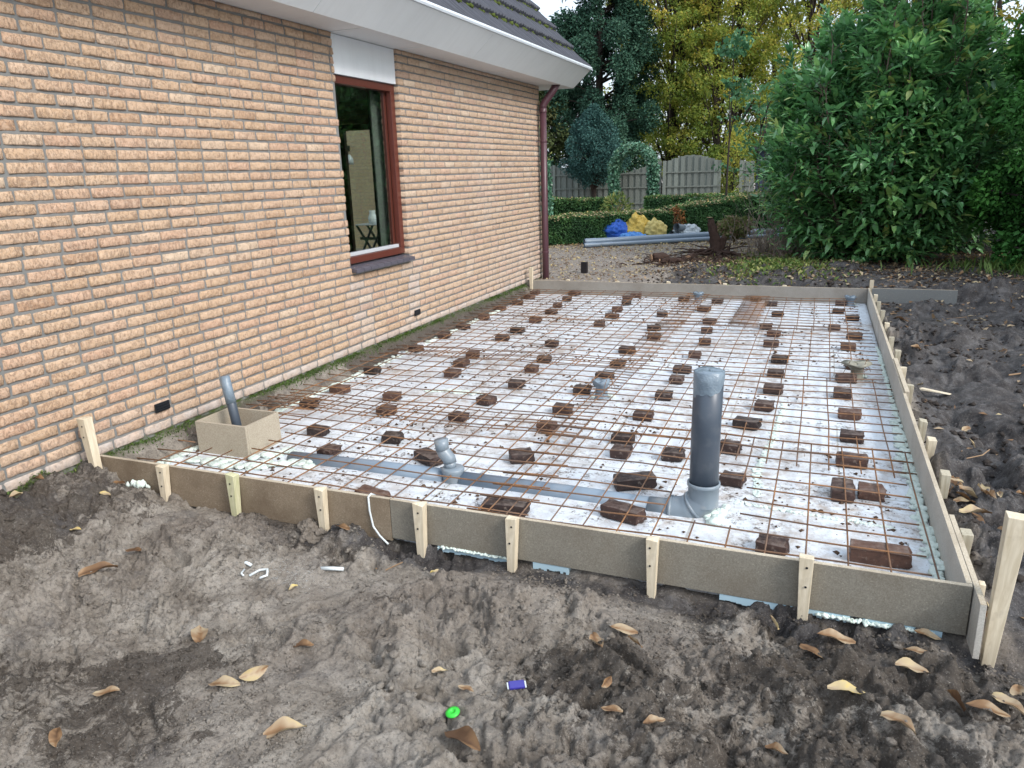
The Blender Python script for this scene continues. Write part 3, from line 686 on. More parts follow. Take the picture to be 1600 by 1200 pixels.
stake(4.035, -.055, .322, -.22, .060, .046, M['pine'], 'tall pale stake standing free in leaves at the front right corner', (0, .035), 'wooden stakes holding the shuttering')
sy = [(.30, .0, .045), (.42, .005, .055), (.98, .02, .05), (1.46, .03, .06), (1.80, .0, .05), (2.50, .02, .05), (2.95, .02, .045), (3.40, .01, .05), (3.95, .0, .04), (4.45, .01, .04), (5.0, 0, .04), (5.55, 0, .04), (6.05, 0, .04)]
names = ['first', 'second', 'third', 'fourth', 'fifth', 'sixth', 'seventh', 'eighth', 'ninth', 'tenth', 'eleventh', 'twelfth', 'thirteenth']
for i, (y, l, wd) in enumerate(sy):
    stake(4.012 if i > 0 else 4.03, y if i else .16, .040 - .06*(i == 0) + ms_.uniform(-.012, .016), -.16, .038, wd*1.2, M['pine_old'] if i % 3 else M['pine'], '%s stake counted from the front along the outside of the right-hand board' % names[i], (0, ms_.uniform(-.02, .06)))
stake(3.985, 6.415, .135, -.1, .042, .04, M['pine'], 'pale stake rising above the back right corner of the slab')
stake(.085, 6.345, .215, -.1, .05, .04, M['pine'], 'thin pale stake between the house wall and the left end of the back board')
for i, x in enumerate((.55, 1.18, 1.80, 2.45, 3.10)):
    stake(x, 6.408, .056+ms_.uniform(0, .012), -.1, .045, .036, M['pine'], 'stake top peeping over the back board, %s from the house' % names[i])
stake(5.14, 6.75, .06, -.06, .058, .03, M['pine'], 'weathered short peg standing alone in dark soil at the right', (0, .03))
pb = MB().box(-.042, .042, -.035, .035, -.1, .135).build('post_stub', simple('black_post', (.022, .020, .022), .8, .2, .3), bevel=.004); pb.location = (.41, 7.60, 0)
tag(pb, 'short black square post stub standing on the gravel behind the back board', 'post')
cd = MB(); cd.tube([(1.70, .03, .03), (1.70, .0, .050), (1.70, -.022, .046), (1.702, -.024, -.02), (1.715, -.026, -.09), (1.75, -.035, -.125), (1.80, -.05, -.15)], .0045, 8)
tag(cd.build('cord', M['film_w'], smooth=True), 'thin white cord hanging over the front board down to the soil', 'cord')

# --- reinforcing mesh sheets
HOLES = [(2.89, 3.20, .36, .86), (.20, .60, .47, .85)]
def clip(lo, hi, fixed, axis):
    segs = [(lo, hi)]
    for x0, x1, y0, y1 in HOLES:
        f0, f1, r0, r1 = (y0, y1, x0, x1) if axis == 'x' else (x0, x1, y0, y1)
        if f0 < fixed < f1:
            ns = []
            for a, b in segs:
                if r0 > a: ns.append((a, min(b, r0)))
                if r1 < b: ns.append((max(a, r1), b))
            segs = [q_ for q_ in ns if q_[1]-q_[0] > .02]
    return segs
def sheet(name, xl, yl, x0, x1, y0, y1, z, label, rot=0.0, r=.0035):
    root = empty(name, (0, 0, 0), label, 'steel mesh', 'rusty reinforcing mesh sheets'); c0 = ((x0+x1)/2, (y0+y1)/2)
    sg = np.random.default_rng(int(x0*100+y0*10+500))
    def T(P):
        P = np.array(P, float); d_ = P[:, :2]-c0; P[:, 0] = c0[0]+d_[:, 0]*math.cos(rot)-d_[:, 1]*math.sin(rot); P[:, 1] = c0[1]+d_[:, 0]*math.sin(rot)+d_[:, 1]*math.cos(rot)
        P[:, 2] += .006*np.sin(P[:, 0]*2.3+P[:, 1]*1.7+x0*3)+.004*np.sin(P[:, 0]*7.3-P[:, 1]*5.1) ; return P
    for nm, arr, ax, dz in (('long_bars', xl, 'y', .0), ('cross_bars', yl, 'x', .0072)):
        mb = MB()
        for f in arr:
            lo, hi = (y0, y1) if ax == 'y' else (x0, x1)
            e1, e2 = sg.uniform(-.012, .012, 2)
            f2 = f + sg.normal(0, .0025)
            for a, b in clip(lo+e1, hi+e2, f, ax):
                n = max(2, int((b-a)/.3)+1); tt = np.linspace(a, b, n); ww = np.cumsum(sg.normal(0, .0022, n)); ww -= ww.mean()
                P = [(f2+w2, q_, z-dz/2) for q_, w2 in zip(tt, ww)] if ax == 'y' else [(q_, f2+w2, z+dz/2) for q_, w2 in zip(tt, ww)]
                mb.tube(T(P), r, 6)
        mb.build(nm, M['rebar'], root, smooth=True)
    return root
D = .1445
ar = lambda a, n, d=D: [a+d*i for i in range(n)]
zs = -.062
sheet('rebar_mesh', ar(.075, 16), ar(.085, 11), -.01, 2.33, .04, 1.56, zs, 'steel mesh sheet at the front left, round the chipboard box', .004)
sheet('rebar_mesh', ar(2.165, 13), ar(.19, 10), 2.06, 3.965-.075, .035, 1.50, zs+.012, 'steel mesh sheet at the front right, cut out round the tall grey pipe', -.003)
sheet('rebar_mesh', ar(.0, 16), ar(1.265, 13), -.06, 2.26, 1.19, 3.04, zs+.012, 'steel mesh sheet second from the front, along the house wall', -.004)
sheet('rebar_mesh', ar(2.10, 13), ar(1.24, 12), 2.02, 3.93, 1.17, 2.92, zs-.004, 'steel mesh sheet second from the front, along the right-hand board', .003)
sheet('rebar_mesh', ar(.02, 16), ar(2.80, 13), -.05, 2.29, 2.78, 4.62, zs, 'steel mesh sheet third from the front, along the house wall', .003)
sheet('rebar_mesh', ar(2.12, 12), ar(2.86, 13), 2.03, 3.90, 2.80, 4.66, zs+.010, 'steel mesh sheet third from the front, along the right-hand board', -.002)
sheet('rebar_mesh', ar(.05, 16), ar(4.52, 13), -.02, 2.31, 4.46, 6.31, zs+.012, 'steel mesh sheet at the back left, against the back board', -.002)
sheet('rebar_mesh', ar(2.13, 12), ar(4.55, 13), 2.05, 3.84, 4.48, 6.33, zs-.002, 'steel mesh sheet at the back right corner', .002)
sheet('rebar_mesh', [2.735, 2.80, 2.865, 2.93], ar(4.53, 32, .052), 2.70, 2.965, 4.50, 6.15, zs+.024, 'narrow close-meshed steel strip lying on the back right sheet', -.01, .003)
sheet('rebar_mesh', [.12, .27], ar(.95, 5, .1), -.02, .55, .93, 1.4, zs+.024, 'small mesh offcut by the wall behind the chipboard box', .1)
tie = MB()
for k in range(46):
    x = ms_.uniform(.1, 3.7); y = ms_.choice((1.28, 1.45, 2.86, 2.95, 4.55)); z = -.052
    tie.tube([(x, y, z), (x+ms_.uniform(-.02, .02), y+ms_.uniform(-.03, .03), z+ms_.uniform(.01, .03)), (x+ms_.uniform(-.035, .035), y+ms_.uniform(-.04, .04), z+ms_.uniform(.005, .04))], .0012, 4)
tag(tie.build('tie_wire', M['rebar']), 'loose ends of rusty tie wire along the mesh overlaps', 'tie wire', kind='stuff')

# --- brick spacers
SUP = [(2.04, 3.01), (2.03, 2.65), (1.98, 2.25), (2.54, 2.98), (2.55, 2.69), (2.54, 2.27), (3.21, 3.47), (3.2, 3.05), (3.21, 2.62), (3.18, 2.22), (3.11, 1.84), (3.06, 1.4), (3.12, 0.97), (2.5, 1.82), (2.48, 1.38), (2.52, 1.17), (2.79, 1.21), (2.68, 0.79), (2.71, 0.44), (3.34, 0.33), (3.73, 3.42), (3.67, 3.03), (3.64, 2.63), (3.67, 2.19), (3.67, 1.77), (3.66, 1.39), (3.61, 0.98), (3.73, 1.01), (3.73, 0.38), (0.17, 6.25), (0.22, 5.91), (0.23, 5.5), (0.17, 5.1), (0.21, 4.57), (0.67, 6.3), (0.71, 5.87), (0.74, 5.43), (0.8, 5.04), (0.79, 4.56), (0.8, 4.03), (0.79, 3.68), (1.31, 3.56), (1.43, 3.02), (1.44, 2.7), (1.49, 2.25), (2.0, 3.49), (1.48, 4.51), (1.49, 4.96), (1.45, 5.34), (1.45, 5.75), (1.38, 6.1), (1.44, 6.28), (2.11, 4.06), (2.03, 4.45), (1.97, 5.15), (2.03, 6.14), (2.42, 6.04), (2.34, 5.53), (2.49, 4.88), (2.52, 4.45), (2.57, 3.96), (2.56, 3.47), (2.81, 6.28), (2.99, 5.99), (3.09, 5.4), (3.02, 4.75), (3.11, 4.45), (3.11, 4.02), (3.69, 6.18), (3.66, 5.7), (3.78, 5.35), (3.61, 4.83), (3.77, 4.47), (3.71, 4.05), (0.25, 2.32), (0.31, 1.79), (0.31, 1.43), (0.77, 1.74), (0.9, 1.45), (0.71, 0.97), (0.98, 0.7), (1.21, 1.0), (0.22, 3.08), (0.8, 3.01), (0.83, 2.72), (0.9, 2.42), (0.21, 3.65), (0.21, 4.07), (1.44, 1.83), (1.41, 1.47), (2.03, 0.95), (1.56, 0.78), (2.0, 1.45), (1.99, 1.79), (2.19, 0.34), (1.54, 0.25)]
SPEC = {(2.68, .79): (.20, .10, .055, .45), (2.71, .44): (.19, .09, .055, -.25), (3.73, .38): (.215, .085, .06, .0), (2.19, .34): (.21, .10, .05, .12), (1.56, .78): (.17, .09, .05, -.5), (3.61, .98): (.10, .17, .055, 0), (2.03, .95): (.13, .11, .05, .5), (1.54, .25): (.17, .08, .05, -.2), (3.11, 1.84): (.15, .1, .05, -.2), (3.66, 1.39): (.15, .10, .052, 0), (3.64, 2.63): (.11, .1, .05, 0)}
cols = [.22, .78, 1.45, 2.02, 2.52, 3.10, 3.69]
cname = ['column beside the house wall', 'second column from the house wall', 'third column from the house wall', 'middle column', 'third column from the right board', 'second column from the right board', 'column beside the right board']
ordn = lambda k: ['frontmost', 'second', 'third', 'fourth', 'fifth', 'sixth', 'seventh', 'eighth', 'ninth', 'tenth', 'eleventh', 'twelfth', 'thirteenth', 'fourteenth', 'fifteenth', 'sixteenth', 'seventeenth', 'eighteenth'][k]
bycol = {}
for s in SUP: bycol.setdefault(min(range(7), key=lambda i: abs(cols[i]-s[0])), []).append(s)
for ci, lst in bycol.items():
    for k, (x, y) in enumerate(sorted(lst, key=lambda q_: q_[1])):
        whole = (x, y) in SPEC
        a, b, c, rz = SPEC.get((x, y), (ms_.uniform(.095, .13), ms_.uniform(.085, .11), ms_.uniform(.044, .052), ms_.uniform(-.22, .22)))
        n = 5; U = np.linspace(-1, 1, n)
        import itertools
        P = []; F = []; ids = {}
        def vid(i, j, l):
            if (i, j, l) not in ids:
                p = np.array([U[i]*a/2, U[j]*b/2, U[l]*c/2])
                ex = (i in (0, n-1))+(j in (0, n-1))+(l in (0, n-1))
                if ex >= 2: p *= 1-.022*ex*ms_.uniform(.2, 1)
                # one broken end
                if i == n-1: p[0] += ms_.uniform(-.011, .006)
                p += np.array([ms_.gauss(0, .0012) for _ in range(3)])
                ids[(i, j, l)] = len(P); P.append(p)
            return ids[(i, j, l)]
        for i in range(n-1):
            for j in range(n-1):
                for l in (0, n-1):
                    q4 = (vid(i, j, l), vid(i+1, j, l), vid(i+1, j+1, l), vid(i, j+1, l)); F.append(q4 if l else q4[::-1])
                    q4 = (vid(i, l, j), vid(i+1, l, j), vid(i+1, l, j+1), vid(i, l, j+1)); F.append(q4[::-1] if l else q4)
                    q4 = (vid(l, i, j), vid(l, i+1, j), vid(l, i+1, j+1), vid(l, i, j+1)); F.append(q4 if l else q4[::-1])
        me = make_mesh('brick_spacer', P, F, (M['clinker'],), {'v': np.full(len(P), ms_.uniform(.0, .55))})
        o = mobj('brick_spacer', me); o.location = (x, y, FZ+c/2+.003); o.rotation_euler = (ms_.gauss(0, .02), ms_.gauss(0, .02), rz)
        o.modifiers.new('b', 'BEVEL').width = .0015
        last = len(lst)-1
        tag(o, 'brown %s under the mesh, %s from the front, %s' % ('long brick' if whole and a > .18 else 'half brick', ordn(k) if k else 'first', cname[ci]), 'brick', 'broken brick spacers under the mesh')

# --- mint foam
def foam_strip(pts, w_, h_, name, label, parent=None, seed=0, z0=FZ):
    mb = MB(); r_ = random.Random(seed)
    for i in range(len(pts)-1):
        a = np.array(pts[i]); b = np.array(pts[i+1]); L = np.linalg.norm(b-a); n = max(2, int(L/(w_*.16)))
        for k in range(n):
            p = a+(b-a)*(k+r_.random())/n
            blob(mb, (p[0]+r_.gauss(0, w_*.22), p[1]+r_.gauss(0, w_*.22), z0+r_.uniform(0, h_*.4)), w_*r_.uniform(.22, .55), sq=h_/w_*1.0)
    o = mb.build(name, M['foam'], parent, smooth=True)
    o.modifiers.new('s', 'SUBSURF').render_levels = 1; o.modifiers['s'].levels = 1
    dt = bpy.data.textures.get('foamtex') or bpy.data.textures.new('foamtex', 'CLOUDS'); dt.noise_scale = .014
    md = o.modifiers.new('d', 'DISPLACE'); md.texture = dt; md.strength = .010; md.texture_coords = 'GLOBAL'
    if parent is None: tag(o, label, 'foam')
    return o
foam_strip([(3.925, .05), (3.925, 2.2)], .06, .028, 'foam_bead', 'pale green foam bead along the front half of the right-hand board', seed=1)
foam_strip([(3.935, 2.2), (3.935, 4.2)], .025, .012, 'foam_bead', 'thin foam bead along the far half of the right-hand board', seed=2)
foam_strip([(.16, .3), (.17, 1.6), (.15, 3.4), (.16, 5.2)], .06, .02, 'foam_bead', 'pale green foam bead between the insulation and the house wall', seed=3)
foam_strip([(.25, .42), (.62, .40), (.95, .56)], .10, .03, 'foam_patch', 'mint green foam patch in front of the chipboard box', seed=4)
foam_strip([(.60, .55), (.75, .66), (.95, .62)], .10, .035, 'foam_patch', 'mint green foam patch right of the chipboard box where the pipe starts', seed=5)
foam_strip([(3.02, .60), (3.12, .56), (3.08, .50), (3.12, .68)], .07, .035, 'foam_patch', 'mint green foam round the foot of the tall grey pipe', seed=6)
foam_strip([(3.15, .76), (3.45, .73), (3.8, .70)], .028, .008, 'foam_bead', 'thin foam line in the board joint right of the tall grey pipe', seed=7)
foam_strip([(3.24, .85), (3.22, 1.2), (3.26, 1.6), (3.3, 2.4)], .035, .008, 'foam_bead', 'foam line in the board joint running back behind the tall grey pipe', seed=8)
foam_strip([(.9, 1.98), (1.05, 2.05), (1.3, 2.02)], .07, .015, 'foam_patch', 'flat foam smear between spacers, left of centre', seed=9)
foam_strip([(3.52, -.022), (3.88, -.022)], .022, .014, 'foam_bead', 'pale green foam squeezed out below the front board at the right corner', seed=10, z0=-.15)
foam_strip([(2.03, -.02), (2.36, -.02)], .02, .010, 'foam_bead', 'thin foam line squeezed out below the front board between two stakes', seed=12, z0=-.140)
fl = foam_strip([(.34, -.06), (.44, -.05)], .035, .045, 'foam_lump', 'torn lump of pale foam lying on the soil before the brown front board', seed=11, z0=gz(.38, -.06)+.01)

# --- pipes
PY = .60
pr = empty('tall_drain_pipe', (3.03, PY, FZ), 'tall dark grey plastic pipe standing in a bend, its open top taped with film', 'pipe')
pp = MB(); pp.tube([(0, 0, .13), (0, .0, .4), (.004, 0, .655)], .0625, 32); pp.build('upright', M['pvc'], pr, smooth=True)
el = MB(); el.lathe([(.067, .045), (.067, .135), (.072, .137), (.072, .150), (.0665, .153), (.063, .15)], (0, 0, 0), 32)
el.tube([(0, 0, .085), (0, 0, .07), (-.012, 0, .050), (-.036, 0, .030)], [.067, .067, .067, .067], 28, False); el.tube([(-.030, 0, .036), (-.040, 0, .028)], [.071, .071], 28); el.build('socket_bend', M['pvc_l'], pr, smooth=True)
el = MB(); el.tube([(-.036, 0, .030), (-.062, 0, .010), (-.090, 0, -.002), (-.125, 0, -.008), (-.135, 0, -.009)], [.067, .067, .067, .068, .068], 28); el.tube([(-.130, 0, -.008), (-.145, 0, -.009)], [.072, .072], 28); el.tube([(-.14, 0, -.009), (-.165, 0, -.010), (-.24, 0, -.011)], [.066, .056, .055], 28); el.build('lower_bend', M['pvc_l'], pr, smooth=True)
fm = MB(); a = np.linspace(0, 2*math.pi, 48, endpoint=False); V = []; F = []
low = .655-.070-.035*np.cos(a-3.9)+.010*np.sin(a*3+1)+.004*np.sin(a*11)
for t_, (rr, f) in enumerate(((.0640, 0), (.0645, .5), (.0642, 1), (.056, 1.03), (.03, 1.04), (.002, 1.035))):
    for k in range(48):
        z = low[k]+(.657-low[k])*min(f, 1)+max(0, f-1)*.12+(.003*math.sin(a[k]*2+t_*1.3) if t_ > 2 else 0); rj = rr+.0012*math.sin(a[k]*9+t_*2)
        V.append((.004+rj*math.cos(a[k]), rj*math.sin(a[k]), z))
for t_ in range(5):
    for k in range(48): F.append((t_*48+k, t_*48+(k+1) % 48, (t_+1)*48+(k+1) % 48, (t_+1)*48+k))
fm.add(V, F); fm.build('film_cover', M['film'], pr, smooth=True)
hp = MB(); hp.tube([(-.22, 0, -.010), (-.6, .01, -.008), (-1.19, .01, -.008)], .052, 24); hp.build('ground_run', M['pvc_y'], pr, smooth=True)
hr = MB(); hr.tube([(1.745, .61, FZ-.006), (1.35, .61, FZ-.008), (.80, .60, FZ-.014)], .052, 24)
tag(hr.build('drain_pipe_run', M['pvc_y'], smooth=True), 'grey plastic pipe half sunk in the insulation, between the box and the floor trap', 'pipe')
tr = empty('floor_trap', (1.795, .60, FZ), 'light grey floor trap with a short crooked spout, at the front of the slab', 'floor trap')
b = MB(); b.lathe([(.052, -.02), (.055, .045), (.058, .050), (.058, .064), (.053, .068), (.030, .070), (.0, .070)], (0, 0, 0), 32); b.build('trap_body', M['pvc_l'], tr, smooth=True)
b = MB(); b.tube([(-.015, 0, .064), (-.015, 0, .098)], .031, 20); b.tube([(-.015, 0, .095), (-.018, 0, .112), (-.045, 0, .142), (-.055, 0, .16)], [.034, .034, .034, .032], 20); b.build('spout_bend', M['pvc_l'], tr, smooth=True)
b = MB(); b.tube([(-.053, 0, .155), (-.058, 0, .21)], [.034, .036], 20); b.build('spout_cap', M['pvc_l'], tr, smooth=True)
# chipboard box with its own pipe
bx = empty('form_box', (.40, .66, FZ), 'open-topped chipboard box set in the mesh near the house wall', 'box')
x0, x1, y0, y1, h = -.185, .17, -.14, .145, .185
for (a0, a1, b0, b1) in ((x0, x1, y0, y0+.016), (x0, x1, y1-.016, y1), (x1-.016, x1, y0+.0165, y1-.0165), (x0, x0+.016, y0+.0165, y1-.0165)):
    MB().box(a0, a1, b0, b1, -.01, h+ms_.uniform(-.002, .002)).build('side_panel', M['chip_box'], bx, bevel=.0015)
bp_ = empty('stub_pipe', (.375, .66, FZ), 'leaning dark grey pipe with a film-wrapped end rising out of the chipboard box', 'pipe')
MB().tube([(.03, 0, -.03), (-.01, .01, .2), (-.05, .02, .40)], .027, 20).build('pipe', M['pvc'], bp_, smooth=True)
f2 = MB(); f2.tube([(-.022, .013, .26), (-.036, .016, .33), (-.052, .0205, .412), (-.053, .0205, .418)], [.0295, .0288, .0285, .018], 20); f2.build('film_wrap', M['film'], bp_, smooth=True)
STB = [(2.13, 2.20, 'film-wrapped pipe stub with wires tied to the mesh, in the middle of the slab'), (3.74, 3.13, 'muddy wrapped pipe stub with a ragged flat top close to the right-hand board'), (2.19, 6.15, 'film-wrapped pipe stub against the back board, halfway along it'), (3.78, 6.20, 'film-wrapped pipe stub in the back right corner of the slab')]
for i, (x, y, lab) in enumerate(STB):
    e = empty('wrapped_stub', (x, y, FZ), lab, 'pipe stub', 'film-wrapped pipe stubs')
    hgt = .115 if i < 2 else .10
    b = MB(); a = np.linspace(0, 2*math.pi, 28, endpoint=False); V = []; F = []
    pf = [(.055, 0), (.042, .02), (.040, hgt*.6), (.052, hgt*.8), (.060 if i != 1 else .10, hgt), (.050, hgt+.004), (.0, hgt-.004)]
    for t_, (rr, z) in enumerate(pf):
        for k in range(28): V.append((rr*(1+.10*math.sin(a[k]*5+t_+i)*(t_ > 2))*math.cos(a[k]), rr*(1+.10*math.cos(a[k]*3+t_))*math.sin(a[k]), z+.006*math.sin(a[k]*4+t_)*(t_ > 2)))
    for t_ in range(len(pf)-1):
        for k in range(28): F.append((t_*28+k, t_*28+(k+1) % 28, (t_+1)*28+(k+1) % 28, (t_+1)*28+k))
    b.add(V, F); b.build('film', M['film'] if i != 1 else simple('muddy_film', (.26, .25, .20), .5, .4, .4, 30, .4), e, smooth=True)
    fo = foam_strip([(-.05, -.02), (.05, .02), (.02, .05)], .06, .03, 'foam', '', e, 20+i, z0=.0)
    if i in (0, 1):
        wv = MB()
        for k in range(4):
            aa = k*1.6+.4; wv.tube([(.10*math.cos(aa), .10*math.sin(aa), .05), (.075*math.cos(aa), .075*math.sin(aa), .09), (.07*math.cos(aa+.3), .07*math.sin(aa+.3), .14)], .002, 5)
        wv.tube([(.07*math.cos(q_), .07*math.sin(q_), .075) for q_ in np.linspace(0, 6.2, 16)], .002, 5, False); wv.build('wire', M['rebar'], e)
stp = empty('start_bars', (3.80, .17, FZ), 'short cut bar ends and punctured film in the front right corner', 'bar ends')
MB().tube([(-.02, 0, 0), (-.02, .0, .07)], .005, 8).build('bar', M['rebar'], stp); MB().tube([(.05, .03, 0), (.055, .03, .05)], .005, 8).build('bar', M['rebar'], stp)
# crumbs and chips of dirt on the insulation, and on the mud
def crumbs(name, n, fx, mat, smin, smax, label, seed, cat='crumbs'):
    r_ = np.random.default_rng(seed); base = np.array([(1, 0, 0), (-.6, .9, .1), (-.7, -.8, 0), (.1, .1, .9), (0, 0, -.5)])
    F0 = np.array([(0, 1, 3), (1, 2, 3), (2, 0, 3), (0, 2, 4), (2, 1, 4), (1, 0, 4)])
    P = fx(r_, n); n = len(P); s = r_.uniform(0, 1, n)**2.5*(smax-smin)+smin
    V = base[None]*s[:, None, None]*r_.uniform(.6, 1.3, (n, 5, 3)); th = r_.uniform(0, 6.28, n)
    c_, s2 = np.cos(th)[:, None], np.sin(th)[:, None]; X_ = V[..., 0]*c_-V[..., 1]*s2; Y_ = V[..., 0]*s2+V[..., 1]*c_
    V = np.stack([X_, Y_, V[..., 2]*.75], -1)+P[:, None, :]
    F = (F0[None]+(np.arange(n)*5)[:, None, None]).reshape(-1, 3)
    o = mobj(name, make_mesh(name, V.reshape(-1, 3), F, (mat,), {'damp': np.repeat(damp_at(P[:, 0], P[:, 1]), 5)}, True)); return tag(o, label, cat, kind='stuff')
def f_floor(r_, n):
    x = r_.uniform(.2, 3.85, n); y = r_.uniform(.05, 6.3, n); k = fbm(x*1.6, y*2.4, 60, 3)+r_.uniform(-.25, .25, n) > .10; x, y = x[k], y[k]
    return np.stack([x, y, np.full(len(x), FZ+.002)], -1)
crumbs('dirt_crumbs', 9000, f_floor, M['crumb_e'], .0025, .017, 'brown dirt crumbs scattered over the white insulation', 5, 'dirt')
def f_mud(r_, n):
    x = r_.uniform(.05, 4.9, n); y = r_.uniform(-1.75, -.03, n); k = fbm(x*2.4, y*2.4, 61, 3)+r_.uniform(-.2, .2, n) > .05; x, y = x[k], y[k]
    return np.stack([x, y, ground_h(x, y)+.001], -1)
crumbs('soil_crumbs', 60000, f_mud, M['ground'], .0012, .011, 'small clods of soil lying on the trampled mud in front', 6, 'soil')
def clods(name, P, S, mat, label, seed):
    r_ = np.random.default_rng(seed); n = len(P); g = []; F0 = []
    for i in range(5):
        for j in range(8): ph = math.pi*(i+.5)/5; th = 2*math.pi*(j+.5*(i % 2))/8; g.append((math.sin(ph)*math.cos(th), math.sin(ph)*math.sin(th), math.cos(ph)))
    for i in range(4):
        for j in range(8): F0.append((i*8+j, i*8+(j+1) % 8, (i+1)*8+(j+1) % 8)); F0.append((i*8+j, (i+1)*8+(j+1) % 8, (i+1)*8+j))
    for j in range(1, 7): F0.append((0, j+1, j))
    g = np.array(g); V = g[None]*(S*1.0)[:, None, None]*r_.uniform(.62, 1.2, (n, 40, 1))*r_.uniform(.65, 1.25, (n, 1, 3))*np.array([1, 1, .7])
    V = V+P[:, None, :]; F = (np.array(F0)[None]+(np.arange(n)*40)[:, None, None]).reshape(-1, 3)
    o = mobj(name, make_mesh(name, V.reshape(-1, 3), F, (mat,), {'damp': np.repeat(damp_at(P[:, 0], P[:, 1]), 40)}, False)); return tag(o, label, 'clods', kind='stuff')
r_ = np.random.default_rng(99); x = r_.uniform(.05, 4.7, 6000); y = r_.uniform(-1.75, -.04, 6000)
k = (fbm(x*1.7+3, y*1.7, 77, 3)+.5*fbm(x*5, y*5, 78, 2) > .10); x, y = x[k], y[k]; k2 = r_.random(len(x)) < .65; x, y = x[k2], y[k2]; S_ = .003+.018*r_.uniform(0, 1, len(x))**5
clods('soil_clods', np.stack([x, y, ground_h(x, y)+S_*.1], -1), S_, M['ground'], 'broken clods of sandy soil in the churned patches of mud in front', 98)
def f_soil(r_, n):
    x = np.concatenate([r_.uniform(4.02, 6.8, n//2), r_.uniform(1.2, 6.5, n-n//2)]); y = np.concatenate([r_.uniform(.1, 6.3, n//2), r_.uniform(6.45, 9.0, n-n//2)])
    k = fbm(x*2.0, y*2.0, 62, 3)+r_.uniform(-.3, .3, n) > .0; x, y = x[k], y[k]
    return np.stack([x, y, ground_h(x, y)+.002], -1)
crumbs('dark_soil_clods', 16000, f_soil, simple('peat_clod', (.045, .038, .034), .95, .1, .5, 30, .5, 80), .004, .032, 'dark peaty clods strewn behind and right of the slab', 7, 'soil')

# ================================================================== LEAVES ON THE GROUND (one object each)
def leafmesh(L, W, v, curl, seed):
    r_ = random.Random(seed); n = 11; V = []; F = []; A = []; b1, b2, ph = r_.uniform(-.3, .35), r_.uniform(-.3, .3), r_.uniform(0, 6)
    L *= .80; asym = r_.uniform(.75, 1.25)
    for i in range(n):
        t_ = i/(n-1); wd = W*.5*(math.sin(math.pi*min(1, t_*.98+.02))**.75)*(1-.25*t_)+.0008
        x = (t_-.5)*L; zc = (b1*(4*(t_-.5)**2)+.5*b2*math.sin(t_*5+ph))*L*.22*curl+.006; tw = (t_-.5)*b2*.9*W
        for s in (-1, -.5, 0, .5, 1):
            V.append((x, s*wd*(asym if s > 0 else 1)+b2*L*.5*(t_-.5)**2, zc+abs(s)**1.4*wd*curl*(.9+.5*math.sin(t_*7+ph))+tw*s+r_.uniform(-.0012, .0012))); A.append(v+.12*abs(s)-.18*(s == 0)+r_.uniform(-.1, .1)+.15*math.sin(t_*4+ph))
    for i in range(n-1):
        for k in range(4): F.append((i*5+k, i*5+k+1, (i+1)*5+k+1, (i+1)*5+k))
    st = [(-L*.5-.02, 0, .01), (-L*.5, .001, .006)]
    me = make_mesh('fallen_leaf', V, F, (M['litter'],), {'v': np.clip(A, 0, 1)}, True); return me
